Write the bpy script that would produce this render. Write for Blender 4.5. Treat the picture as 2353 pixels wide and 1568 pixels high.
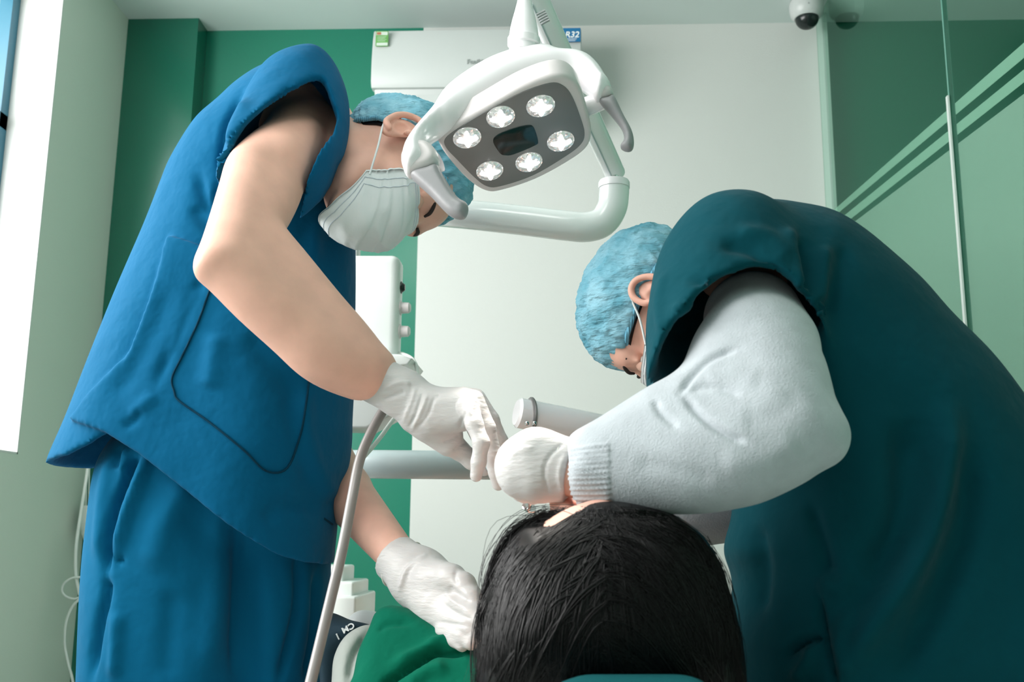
import bpy, bmesh, math, random
import numpy as np
from mathutils import Vector, Matrix, Euler
random.seed(7); RNG = np.random.default_rng(7)
for o in list(bpy.data.objects): bpy.data.objects.remove(o)
SC = bpy.context.scene; COL = SC.collection

# ------------------------------------------------------------------ camera
W_, H_ = 2353, 1568
FPX = 2288.0
CAM = np.array([0.0, 0.0, 0.70])
def _n(v): v = np.array(v, float); return v/np.linalg.norm(v)
_up = _n([109, 11984, -FPX])                     # world up seen in camera axes (x right, y up, -z forward)
_dp = np.array([104, -437.8, -FPX]); _dp = _n(_dp - _up*np.dot(_dp, _up))
_rt = np.cross(_dp, _up)
RC = np.stack([_rt, _dp, _up])                   # rows world X, Y, Z expressed in camera axes
cam_d = bpy.data.cameras.new('camera'); cam = bpy.data.objects.new('camera', cam_d); COL.objects.link(cam)
cam_d.sensor_width = 36; cam_d.lens = FPX/W_*36; cam_d.clip_start = 0.02
cam.matrix_world = Matrix.Translation(Vector(CAM)) @ Matrix(RC.tolist()).to_4x4()
SC.camera = cam
cam_d.dof.use_dof = True; cam_d.dof.focus_distance = 1.55; cam_d.dof.aperture_fstop = 9.0

# ------------------------------------------------------------------ world, lights, exposure
vs = SC.view_settings; vs.view_transform = 'Standard'; vs.look = 'None'; vs.gamma = 1.0; vs.exposure = 0.35; vs.use_curve_mapping = False
world = bpy.data.worlds.new('world'); SC.world = world; world.use_nodes = True
wb = world.node_tree.nodes['Background']; wb.inputs[0].default_value = (0.80, 0.92, 1.0, 1); wb.inputs[1].default_value = 1.0
def area(name, loc, rot, sx, sy, power, color, spread=180):
    l = bpy.data.lights.new(name, 'AREA'); l.shape = 'RECTANGLE'; l.size = sx; l.size_y = sy; l.energy = power; l.color = color
    l.spread = math.radians(spread)
    o = bpy.data.objects.new(name, l); COL.objects.link(o); o.location = loc; o.rotation_euler = rot; return o
def aim(loc, tgt): return (Vector(tgt)-Vector(loc)).to_track_quat('-Z', 'Y').to_euler()
def spot(name, loc, tgt, power, color, size, blend, rad):
    l = bpy.data.lights.new(name, 'SPOT'); l.energy = power; l.color = color; l.spot_size = math.radians(size); l.spot_blend = blend; l.shadow_soft_size = rad
    o = bpy.data.objects.new(name, l); COL.objects.link(o); o.location = loc; o.rotation_euler = aim(loc, tgt); return o
area('daylight_window', (-2.2, 1.2, 1.85), aim((-2.2, 1.2, 1.85), (0.3, 1.9, 1.1)), 2.4, 1.7, 125, (1.0, 0.975, 0.95))
area('fill_light', (0.1, 2.3, 2.60), (math.radians(20), 0, 0), 1.6, 0.3, 0.8, (1.0, 0.98, 0.94))  # unseen lamp added to brighten the back wall
area('fill_light', (-0.75, 0.35, 2.60), (math.radians(8), math.radians(8), 0), 1.2, 0.6, 13, (1.0, 0.97, 0.94))  # added overhead lamp, no fixture here, lifts shoulders and the lamp shell
area('next_room_fill', (2.6, 1.4, 2.5), (0, 0, 0), 1.0, 1.0, 4, (0.95, 1.0, 0.96))  # made-up lamp so the room beyond the glass is not dark

# ------------------------------------------------------------------ pixel <-> place
def ray(px, py):
    d = np.array([px-W_/2, H_/2-py, -FPX]); return RC @ d
def P(px, py, y):
    r = ray(px, py); return CAM + r*(y/r[1])
def PX(X, px, py): r = ray(px, py); return CAM + r*(X/r[0])
def PZ(Z, px, py): r = ray(px, py); return CAM + r*((Z-CAM[2])/r[2])
def proj(p):
    q = (np.atleast_2d(p)-CAM) @ RC
    return np.stack([W_/2 + FPX*q[:, 0]/-q[:, 2], H_/2 - FPX*q[:, 1]/-q[:, 2]], 1)
def mpp(px, py, y):
    p = P(px, py, y); q = (p-CAM) @ RC; return -q[2]/FPX
def vframe(px, py):
    t = -_n(ray(px, py)); r = _n(np.cross([0, 0, 1.0], t)); u = np.cross(t, r)
    return r, u, t
def vvec(px, py, v): r, u, t = vframe(px, py); return _n(r*v[0]+u*v[1]+t*v[2])

# ------------------------------------------------------------------ materials
MATS = {}
def mat(name, col, rough=0.5, metal=0, spec=0.5, emit=None, bump=None, sss=0, sheen=0, trans=0, var=None, coat=0, alpha=1, bump2=None):
    m = bpy.data.materials.new(name); m.use_nodes = True; nt = m.node_tree; b = nt.nodes['Principled BSDF']
    b.inputs['Base Color'].default_value = (*col, 1); b.inputs['Roughness'].default_value = rough; b.inputs['Metallic'].default_value = metal
    b.inputs['Specular IOR Level'].default_value = spec; b.inputs['Coat Weight'].default_value = coat; b.inputs['Alpha'].default_value = alpha
    if sss: b.inputs['Subsurface Weight'].default_value = sss; b.inputs['Subsurface Radius'].default_value = (0.012, 0.005, 0.003); b.inputs['Subsurface Scale'].default_value = 1.0
    if sheen: b.inputs['Sheen Weight'].default_value = sheen; b.inputs['Sheen Roughness'].default_value = 0.5
    if trans: b.inputs['Transmission Weight'].default_value = trans
    if emit: b.inputs['Emission Color'].default_value = (*emit[0], 1); b.inputs['Emission Strength'].default_value = emit[1]
    tc = nt.nodes.new('ShaderNodeTexCoord')
    prev = None
    for bb in (bump, bump2):
        if not bb: continue
        kind, scale, strength, dist = bb[:4]
        mp = nt.nodes.new('ShaderNodeMapping'); nt.links.new(tc.outputs['Object'], mp.inputs[0])
        if len(bb) > 4: mp.inputs['Scale'].default_value = bb[4]
        if len(bb) > 5: mp.inputs['Rotation'].default_value = bb[5]
        if kind == 'noise':
            t = nt.nodes.new('ShaderNodeTexNoise'); t.inputs['Scale'].default_value = scale; t.inputs['Detail'].default_value = 4; out = t.outputs['Fac']
        elif kind == 'wave':
            t = nt.nodes.new('ShaderNodeTexWave'); t.inputs['Scale'].default_value = scale; t.inputs['Distortion'].default_value = 1.5; out = t.outputs['Fac']
        elif kind == 'vor':
            t = nt.nodes.new('ShaderNodeTexVoronoi'); t.inputs['Scale'].default_value = scale; out = t.outputs['Distance']
        nt.links.new(mp.outputs[0], t.inputs['Vector'])
        bn = nt.nodes.new('ShaderNodeBump'); bn.inputs['Strength'].default_value = strength; bn.inputs['Distance'].default_value = dist
        nt.links.new(out, bn.inputs['Height'])
        if prev: nt.links.new(prev.outputs[0], bn.inputs['Normal'])
        nt.links.new(bn.outputs[0], b.inputs['Normal']); prev = bn
    if var:
        scale, amt = var[:2]
        t = nt.nodes.new('ShaderNodeTexNoise'); t.inputs['Scale'].default_value = scale; t.inputs['Detail'].default_value = 6
        nt.links.new(tc.outputs['Object'], t.inputs['Vector'])
        r = nt.nodes.new('ShaderNodeValToRGB'); c2 = var[2] if len(var) > 2 else tuple(max(0, c*(1-amt)) for c in col)
        r.color_ramp.elements[0].position = 0.35; r.color_ramp.elements[1].position = 0.65
        r.color_ramp.elements[0].color = (*c2, 1); r.color_ramp.elements[1].color = (*col, 1)
        nt.links.new(t.outputs['Fac'], r.inputs[0]); nt.links.new(r.outputs[0], b.inputs['Base Color'])
    MATS[name] = m; return m
M = MATS
mat('wall_white', (0.60, 0.62, 0.595), 0.55, bump=('noise', 180, 0.25, 0.002))
mat('wall_left', (0.70, 0.76, 0.67), 0.55, bump=('noise', 180, 0.25, 0.002))
mat('wall_green', (0.000, 0.130, 0.080), 0.22, spec=0.8, bump=('noise', 170, 0.07, 0.001))
mat('wall_green_lit', (0.004, 0.175, 0.108), 0.22, spec=0.8, bump=('noise', 170, 0.10, 0.001))  # same green paint made paler, reflected gloss put into the colour
mat('ceiling', (0.66, 0.74, 0.72), 0.7, bump=('noise', 120, 0.1, 0.002))
mat('jamb', (0.72, 0.72, 0.70), 0.5, bump=('noise', 90, 0.1, 0.002))
mat('floor', (0.66, 0.68, 0.66), 0.35, var=(4, 0.2))
mat('frame_blue', (0.03, 0.16, 0.24), 0.35)
mat('plastic', (0.78, 0.82, 0.80), 0.28, var=(3, 0.02))
mat('plastic_ac', (0.54, 0.57, 0.555), 0.35, var=(3, 0.02))
mat('plastic_lamp', (0.97, 0.945, 0.965), 0.22, coat=0.3, var=(3, 0.02))
mat('plastic_rim', (0.74, 0.69, 0.69), 0.35, var=(5, 0.03))
mat('plastic_grey', (0.30, 0.30, 0.31), 0.4, var=(5, 0.05))
mat('panel_grey', (0.20, 0.20, 0.20), 0.3, var=(5, 0.05))
mat('pipe', (0.92, 0.95, 0.94), 0.22, coat=0.4, var=(3, 0.02))
mat('pipe_grey', (0.46, 0.56, 0.57), 0.35, coat=0.2, var=(3, 0.03))
mat('black', (0.008, 0.014, 0.014), 0.25, var=(5, 0.2))
mat('dark_screen', (0.006, 0.022, 0.024), 0.12, var=(5, 0.2))
mat('chrome', (0.75, 0.75, 0.75), 0.15, metal=1, var=(20, 0.1))
mat('braid', (0.35, 0.34, 0.34), 0.5, metal=0.5, bump=('wave', 300, 0.8, 0.002))
mat('hose', (0.27, 0.25, 0.24), 0.35, coat=0.2, var=(6, 0.08))
mat('cable_white', (0.72, 0.76, 0.72), 0.35, var=(6, 0.05))
mat('lens_glow', (1, 1, 1), 0.1, emit=((1.0, 0.97, 0.94), 6.0))
mat('lens_cup', (0.85, 0.85, 0.85), 0.08, metal=0.6, emit=((1.0, 0.94, 0.90), 0.12), bump=('vor', 160, 0.8, 0.003))
mat('scrub_blue', (0.000, 0.098, 0.215), 0.85, spec=0.08, sheen=0.04, bump=('noise', 900, 0.15, 0.0006), bump2=('noise', 9, 0.4, 0.03))
mat('scrub_trousers', (0.000, 0.105, 0.220), 0.85, spec=0.08, sheen=0.04, bump=('noise', 900, 0.15, 0.0006), bump2=('noise', 7, 0.4, 0.03))
mat('scrub_teal', (0.000, 0.052, 0.070), 0.85, spec=0.08, sheen=0.04, bump=('noise', 900, 0.15, 0.0006), bump2=('noise', 9, 0.4, 0.03))
mat('seam', (0.004, 0.045, 0.085), 0.9, spec=0.1, var=(90, 0.2))
mat('skin', (0.80, 0.465, 0.36), 0.5, sss=0.15, spec=0.35, var=(26, 0.1), bump=('noise', 240, 0.15, 0.001))
mat('skin_pale', (0.82, 0.46, 0.36), 0.5, sss=0.15, spec=0.35, var=(26, 0.1))
mat('skin_deep', (0.42, 0.22, 0.14), 0.5, sss=0.12, spec=0.35, var=(26, 0.1))
mat('glove', (0.60, 0.58, 0.57), 0.42, sss=0.1, spec=0.4, bump=('noise', 55, 0.35, 0.004, (1, 1, 3.5), (0.4, 0.7, 0.2)), var=(12, 0.06))
mat('glove_roll', (0.76, 0.72, 0.66), 0.45, sss=0.1, var=(30, 0.05))
mat('mask', (0.74, 0.80, 0.80), 0.85, spec=0.2, bump=('noise', 300, 0.2, 0.001), var=(14, 0.04))
mat('mask_seam', (0.56, 0.64, 0.70), 0.85, spec=0.2, var=(200, 0.1))
mat('cap', (0.30, 0.58, 0.70), 0.7, spec=0.3, bump=('noise', 32, 0.9, 0.012, (1, 1, 3.0)), bump2=('vor', 90, 0.35, 0.003), var=(26, 0.5, (0.13, 0.40, 0.52)))
mat('cap_band', (0.16, 0.48, 0.66), 0.7, bump=('wave', 90, 0.6, 0.003), var=(60, 0.3))
mat('hair', (0.0045, 0.004, 0.0045), 0.40, spec=0.30, var=(30, 0.3))
mat('brow', (0.02, 0.012, 0.01), 0.7, var=(60, 0.3))
mat('eye_white', (0.6, 0.58, 0.55), 0.15, var=(10, 0.05))
mat('eye_dark', (0.01, 0.007, 0.006), 0.05, var=(10, 0.05))
mat('sweater', (0.46, 0.50, 0.53), 0.95, spec=0.1, sheen=0.3, bump=('noise', 420, 0.5, 0.0015), bump2=('noise', 12, 0.25, 0.012), var=(45, 0.10))
mat('drape', (0.000, 0.120, 0.070), 0.85, spec=0.08, sheen=0.03, bump=('noise', 14, 0.6, 0.015), bump2=('noise', 900, 0.15, 0.0006))
mat('navy', (0.010, 0.035, 0.055), 0.85, bump=('noise', 500, 0.2, 0.001))
mat('tee_pale', (0.40, 0.43, 0.40), 0.85, bump=('noise', 22, 0.6, 0.008), var=(12, 0.1))
mat('chair_teal', (0.006, 0.10, 0.11), 0.4, var=(8, 0.1))
mat('pad_grey', (0.36, 0.38, 0.38), 0.55, var=(8, 0.08))
mat('sticker_green', (0.15, 0.42, 0.10), 0.4, var=(30, 0.2))
mat('sticker_blue', (0.01, 0.15, 0.34), 0.35, var=(30, 0.05))
mat('sticker_pale', (0.60, 0.68, 0.60), 0.4, var=(30, 0.05))
mat('sticker_orange', (0.45, 0.16, 0.08), 0.4, var=(30, 0.1))
mat('ink_grey', (0.34, 0.37, 0.36), 0.4, var=(30, 0.05))
mat('ink_white', (0.85, 0.88, 0.88), 0.4, var=(30, 0.05))
mat('film_white', (0.60, 0.76, 0.66), 0.5, var=(3, 0.03))
mat('trim', (0.56, 0.62, 0.59), 0.4, var=(3, 0.03))
mat('glass_edge', (0.10, 0.28, 0.22), 0.1, var=(3, 0.1))
def clear_mix(name, base, col, fac, rough):
    m = bpy.data.materials.new(name); m.use_nodes = True; nt = m.node_tree; nt.nodes.remove(nt.nodes['Principled BSDF'])
    out = nt.nodes['Material Output']; tr = nt.nodes.new('ShaderNodeBsdfTransparent'); tr.inputs[0].default_value = (*base, 1)
    if rough is None:
        g = nt.nodes.new('ShaderNodeBsdfGlossy'); g.inputs['Roughness'].default_value = 0.0; g.inputs[0].default_value = (0.35, 0.6, 0.5, 1)
        f = nt.nodes.new('ShaderNodeFresnel'); f.inputs[0].default_value = 1.5
        gm = nt.nodes.new('ShaderNodeNewGeometry'); iv = nt.nodes.new('ShaderNodeMath'); iv.operation = 'SUBTRACT'; iv.inputs[0].default_value = 1.0; nt.links.new(gm.outputs['Backfacing'], iv.inputs[1])
        mu = nt.nodes.new('ShaderNodeMath'); mu.operation = 'MULTIPLY'; nt.links.new(f.outputs[0], mu.inputs[0]); nt.links.new(iv.outputs[0], mu.inputs[1])
        mx = nt.nodes.new('ShaderNodeMixShader'); nt.links.new(mu.outputs[0], mx.inputs[0])
    else:
        g = nt.nodes.new('ShaderNodeBsdfDiffuse'); g.inputs[0].default_value = (*col, 1)
        mx = nt.nodes.new('ShaderNodeMixShader'); mx.inputs[0].default_value = fac
    nt.links.new(tr.outputs[0], mx.inputs[1]); nt.links.new(g.outputs[0], mx.inputs[2]); nt.links.new(mx.outputs[0], out.inputs[0])
    MATS[name] = m; return m
clear_mix('glass', (0.88, 0.97, 0.93), (1, 1, 1), 0, None)
clear_mix('frost_film', (0.95, 1, 0.97), (0.54, 0.62, 0.57), 0.36, 0.5)
clear_mix('frost_line', (0.95, 1, 0.97), (0.62, 0.80, 0.70), 0.30, 0.5)
clear_mix('clear_plastic', (0.86, 0.92, 0.90), (0.7, 0.78, 0.76), 0.45, 0.5)

# ------------------------------------------------------------------ object helpers
def mesh_from(V, F, smooth=True):
    me = bpy.data.meshes.new('m'); V = np.asarray(V, float)
    if isinstance(F, np.ndarray):
        nf, k = F.shape
        me.vertices.add(len(V)); me.vertices.foreach_set('co', V.ravel())
        me.loops.add(nf*k); me.loops.foreach_set('vertex_index', F.ravel().astype(np.int32))
        me.polygons.add(nf); me.polygons.foreach_set('loop_start', np.arange(0, nf*k, k, dtype=np.int32))
        me.update(calc_edges=True)
    else:
        me.from_pydata([tuple(v) for v in V], [], F); me.update()
    if smooth: me.polygons.foreach_set('use_smooth', np.ones(len(me.polygons), bool))
    return me
def thing(name, label, cat, loc=(0, 0, 0), group=None):
    o = bpy.data.objects.new(name, None); COL.objects.link(o); o.location = loc; o.empty_display_size = 0.05
    o['label'] = label; o['category'] = cat
    if group: o['group'] = group
    return o
def wloc(o):
    v = Vector((0, 0, 0))
    while o is not None: v += o.location; o = o.parent
    return v
def obj(name, me, material, parent=None, label=None):
    """mesh given in world coordinates"""
    o = bpy.data.objects.new(name, me); COL.objects.link(o); me.name = name
    if material:
        if not me.materials: me.materials.append(M[material] if isinstance(material, str) else material)
    if parent is not None:
        me.transform(Matrix.Translation(-wloc(parent))); o.parent = parent
    if label: o['label'] = label
    return o
def tag(o, label, cat, group=None):
    o['label'] = label; o['category'] = cat
    if group: o['group'] = group
    return o
def struct(name, me, material):
    o = obj(name, me, material); o['kind'] = 'structure'; return o
def poly(V, F, smooth=False): return mesh_from(V, F, smooth)
def boxv(lo, hi):
    x0, y0, z0 = lo; x1, y1, z1 = hi
    V = [(x0,y0,z0),(x1,y0,z0),(x1,y1,z0),(x0,y1,z0),(x0,y0,z1),(x1,y0,z1),(x1,y1,z1),(x0,y1,z1)]
    F = [(0,3,2,1),(4,5,6,7),(0,1,5,4),(1,2,6,5),(2,3,7,6),(3,0,4,7)]
    return V, F
def box(lo, hi, bev=0.0, seg=3, M4=None):
    V, F = boxv(lo, hi); me = mesh_from(V, F, bev > 0)
    if bev > 0:
        bm = bmesh.new(); bm.from_mesh(me)
        bmesh.ops.bevel(bm, geom=bm.edges[:]+bm.verts[:], offset=bev, segments=seg, profile=0.5, affect='EDGES')
        bm.to_mesh(me); bm.free(); me.polygons.foreach_set('use_smooth', np.ones(len(me.polygons), bool))
        me.set_sharp_from_angle(angle=math.radians(50))
    if M4 is not None: me.transform(M4)
    return me
def join(*ms):
    bm = bmesh.new()
    for m in ms: bm.from_mesh(m)
    me = bpy.data.meshes.new('j'); bm.to_mesh(me); bm.free(); return me
def crom(pts, n=8, closed=False):
    """Catmull-Rom; a point given twice in a row is a corner"""
    pts = [np.array(p, float) for p in pts]; N = len(pts); out = []
    rng = range(N) if closed else range(N-1)
    for i in rng:
        p1, p2 = pts[i], pts[(i+1) % N]
        if np.allclose(p1, p2): continue
        p0 = pts[i-1] if (closed or i > 0) else p1
        p3 = pts[(i+2) % N] if (closed or i+2 < N) else p2
        if np.allclose(p0, p1): p0 = p1 - (p2-p1)
        if np.allclose(p3, p2): p3 = p2 + (p2-p1)
        for k in range(n):
            t = k/n
            out.append(0.5*((2*p1)+(-p0+p2)*t+(2*p0-5*p1+4*p2-p3)*t*t+(-p0+3*p1-3*p2+p3)*t**3))
    if not closed: out.append(pts[-1])
    return np.array(out)
def tube(pts, r, seg=12, smooth_n=8, cap=True, rb=None, wdir=None):
    """swept tube; r number or list per control point; rb second radius along wdir"""
    pts = np.array(pts, float)
    rr = np.full(len(pts), r, float) if np.isscalar(r) else np.array(r, float)
    if smooth_n > 1:
        c = crom(np.concatenate([pts, rr[:, None]], 1), smooth_n); pts, rr = c[:, :3], np.maximum(c[:, 3], 1e-5)
    n = len(pts); T = np.gradient(pts, axis=0); T /= np.linalg.norm(T, axis=1)[:, None]+1e-12
    u = np.array(wdir, float) if wdir is not None else np.cross(T[0], [0.31, 0.2, 0.93]); V = []; F = []
    for i in range(n):
        u = u - T[i]*np.dot(u, T[i]); u /= np.linalg.norm(u); w = np.cross(T[i], u)
        for k in range(seg):
            a = 2*math.pi*k/seg
            V.append(pts[i] + u*math.cos(a)*rr[i]*(rb if rb else 1) + w*math.sin(a)*rr[i])
    for i in range(n-1):
        for k in range(seg):
            k2 = (k+1) % seg; F.append((i*seg+k, i*seg+k2, (i+1)*seg+k2, (i+1)*seg+k))
    if cap: F.append(tuple(range(seg))[::-1]); F.append(tuple((n-1)*seg+k for k in range(seg)))
    me = mesh_from(V, F, True)
    me.set_sharp_from_angle(angle=math.radians(60)); return me
def lathe(profile, origin, axis, seg=40):
    """profile list of (radius, height along axis)"""
    a = _n(axis); u = _n(np.cross(a, [0.3, 0.9, 0.2])); w = np.cross(a, u); V = []; F = []
    for r, h in profile:
        for k in range(seg):
            t = 2*math.pi*k/seg; V.append(np.array(origin)+a*h+(u*math.cos(t)+w*math.sin(t))*max(r, 1e-5))
    n = len(profile)
    for i in range(n-1):
        for k in range(seg):
            k2 = (k+1) % seg; F.append((i*seg+k, i*seg+k2, (i+1)*seg+k2, (i+1)*seg+k))
    me = mesh_from(V, F, True); me.set_sharp_from_angle(angle=math.radians(35)); return me
def prism(outline, o, u, v, n, d0, d1, bev=0.0):
    """2D outline (list of (a,b)) in frame u,v at o, extruded along n from d0 to d1"""
    o, u, v, n = map(np.array, (o, u, v, n)); N = len(outline)
    V = [o+u*a+v*b+n*d0 for a, b in outline]+[o+u*a+v*b+n*d1 for a, b in outline]
    F = [tuple(range(N)), tuple(range(N, 2*N))[::-1]]+[(i, i+N, (i+1) % N+N, (i+1) % N) for i in range(N)]
    me = mesh_from(V, F, False); bm = bmesh.new(); bm.from_mesh(me); bmesh.ops.recalc_face_normals(bm, faces=bm.faces[:])
    if bev > 0:
        es = [e for e in bm.edges if any(len(f.verts) > 4 for f in e.link_faces)]
        bmesh.ops.bevel(bm, geom=es, offset=bev, segments=3, profile=0.5, affect='EDGES')
    bm.to_mesh(me); bm.free()
    me.polygons.foreach_set('use_smooth', np.ones(len(me.polygons), bool)); me.set_sharp_from_angle(angle=math.radians(40)); return me
def rrect(w, h, r, n=8, skew=0):
    out = []
    for cx, cy, a0 in ((w/2-r, h/2-r, 0), (-w/2+r, h/2-r, 90), (-w/2+r, -h/2+r, 180), (w/2-r, -h/2+r, 270)):
        for k in range(n+1):
            a = math.radians(a0+90*k/n); out.append((cx+r*math.cos(a), cy+r*math.sin(a)))
    return out
def text(name, s, origin, u, v, height, material, parent, depth=0.0006, bold=0.0, shear=0.0):
    c = bpy.data.curves.new(name, 'FONT'); c.body = s; c.size = height*1.38; c.extrude = depth; c.align_x = 'CENTER'; c.align_y = 'CENTER'; c.offset = bold; c.shear = shear
    t = bpy.data.objects.new('tmp', c); COL.objects.link(t)
    me = bpy.data.meshes.new_from_object(t.evaluated_get(bpy.context.evaluated_depsgraph_get())); bpy.data.objects.remove(t)
    u = _n(u); v = _n(v); n = np.cross(u, v); me.materials.clear()
    me.transform(Matrix(((u[0], v[0], n[0], origin[0]), (u[1], v[1], n[1], origin[1]), (u[2], v[2], n[2], origin[2]), (0, 0, 0, 1))))
    return obj(name, me, material, parent)

# ------------------------------------------------------------------ implicit surfaces
class Cap:      # rounded cone with an elliptical section: b is the radius along wdir
    def __init__(s, p1, p2, a1, a2=None, b1=None, b2=None, w=(0, 1, 0)):
        s.p1, s.p2 = np.array(p1, float), np.array(p2, float); s.a1 = a1; s.a2 = a1 if a2 is None else a2
        s.b1 = s.a1 if b1 is None else b1; s.b2 = (s.a2 if b1 is None else s.b1) if b2 is None else b2; s.w = _n(w)
        m = max(s.a1, s.a2, s.b1, s.b2); s.lo = np.minimum(s.p1, s.p2)-m; s.hi = np.maximum(s.p1, s.p2)+m
    def __call__(s, X, Y, Z):
        d = s.p2-s.p1; L = float(d@d)+1e-12
        qx, qy, qz = X-s.p1[0], Y-s.p1[1], Z-s.p1[2]
        t = np.clip((qx*d[0]+qy*d[1]+qz*d[2])/L, 0, 1)
        qx = qx-t*d[0]; qy = qy-t*d[1]; qz = qz-t*d[2]
        qb = qx*s.w[0]+qy*s.w[1]+qz*s.w[2]; qa2 = np.maximum(qx*qx+qy*qy+qz*qz-qb*qb, 0)
        a = s.a1+(s.a2-s.a1)*t; b = s.b1+(s.b2-s.b1)*t
        return (np.sqrt(qa2/(a*a)+(qb/b)**2)-1)*np.minimum(a, b)
class Ell:      # ellipsoid with its own axes
    def __init__(s, c, R, r): s.c = np.array(c, float); s.R = np.array(R, float); s.r = r; s.lo = s.c-max(r); s.hi = s.c+max(r)
    def __call__(s, X, Y, Z):
        x, y, z = X-s.c[0], Y-s.c[1], Z-s.c[2]; k = 0
        for i in range(3): k = k+((x*s.R[i][0]+y*s.R[i][1]+z*s.R[i][2])/s.r[i])**2
        return (np.sqrt(k)-1)*min(s.r)
def sdf_poly(pts, gx, gy):
    """signed distance to polygon, positive inside"""
    X, Y = np.meshgrid(gx, gy, indexing='ij'); D = np.full(X.shape, 1e9); ins = np.zeros(X.shape, bool); n = len(pts)
    for i in range(n):
        a, b = pts[i], pts[(i+1) % n]; e = b-a; L = e@e
        if L < 1e-14: continue
        t = np.clip(((X-a[0])*e[0]+(Y-a[1])*e[1])/L, 0, 1)
        D = np.minimum(D, (X-a[0]-t*e[0])**2+(Y-a[1]-t*e[1])**2)
        c = ((a[1] > Y) != (b[1] > Y)); 
        with np.errstate(divide='ignore', invalid='ignore'):
            xi = (b[0]-a[0])*(Y-a[1])/(b[1]-a[1]+1e-15)+a[0]
        ins ^= c & (X < xi)
    D = np.sqrt(D); return np.where(ins, D, -D)
def blur(A, s):
    r = int(3*s)+1; k = np.exp(-0.5*(np.arange(-r, r+1)/s)**2); k /= k.sum()
    for ax in (0, 1):
        A = np.apply_along_axis(lambda m: np.convolve(np.pad(m, r, 'edge'), k, 'valid'), ax, A)
    return A
class Plane2:
    def __init__(s, anchors):
        a, b, c = [P(*q) for q in anchors]; n = _n(np.cross(b-a, c-a)); n = n if n[1] > 0 else -n
        s.o, s.n = a, n; s.u = _n(np.cross(n, [0, 0, 1.0])); s.v = np.cross(s.u, n)
        if s.u[0] < 0: s.u = -s.u; s.v = -s.v
    def hit(s, px, py):
        r = ray(px, py); t = ((s.o-CAM)@s.n)/(r@s.n); p = CAM+r*t-s.o; return np.array([p@s.u, p@s.v])
class Slab:     # outline in a plane, inflated to an elliptical thickness T over the rim width Wd
    def __init__(s, outline, anchors, T, Wd, smooth=1.2, sub=6, cut=False, grow=0.0, step=0.004, bulge=None):
        s.pl = anchors if isinstance(anchors, Plane2) else Plane2(anchors)
        pts = np.array([s.pl.hit(*p) for p in crom(outline, sub, True)]); m = 0.10
        s.T, s.W = T, Wd; s.cut = cut
        lo, hi = pts.min(0)-m, pts.max(0)+m; s.step = step
        s.gx = np.arange(lo[0], hi[0], step); s.gy = np.arange(lo[1], hi[1], step)
        S = sdf_poly(pts, s.gx, s.gy)+grow
        if smooth: S = blur(S, smooth)
        s.S = S; s.lo2, s.hi2 = lo, hi
        cs = [s.pl.o+s.pl.u*x+s.pl.v*y+s.pl.n*z for x in (pts[:, 0].min(), pts[:, 0].max()) for y in (pts[:, 1].min(), pts[:, 1].max()) for z in (-T, T)]
        s.lo = np.min(cs, 0); s.hi = np.max(cs, 0)
    def s2(s, X, Y, Z):
        x, y, z = X-s.pl.o[0], Y-s.pl.o[1], Z-s.pl.o[2]; u, v, n = s.pl.u, s.pl.v, s.pl.n
        a = (x*u[0]+y*u[1]+z*u[2]-s.gx[0])/s.step; b = (x*v[0]+y*v[1]+z*v[2]-s.gy[0])/s.step
        ca = np.clip(a, 0, len(s.gx)-1.001); cb = np.clip(b, 0, len(s.gy)-1.001)
        i = ca.astype(int); j = cb.astype(int); fa, fb = ca-i, cb-j; S = s.S
        val = S[i, j]*(1-fa)*(1-fb)+S[i+1, j]*fa*(1-fb)+S[i, j+1]*(1-fa)*fb+S[i+1, j+1]*fa*fb
        val = val-np.hypot(a-ca, b-cb)*s.step
        return val, x*n[0]+y*n[1]+z*n[2]
    def __call__(s, X, Y, Z):
        q, dy = s.s2(X, Y, Z)
        if s.cut: return -q
        e = np.maximum(s.W-q, 0)/s.W
        return (np.sqrt(e*e+(dy/s.T)**2)-1)*min(s.W, s.T)
def smin(a, b, k):
    if k <= 0: return np.minimum(a, b)
    h = np.clip(0.5+0.5*(b-a)/k, 0, 1); return b*(1-h)+a*h-k*h*(1-h)
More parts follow.
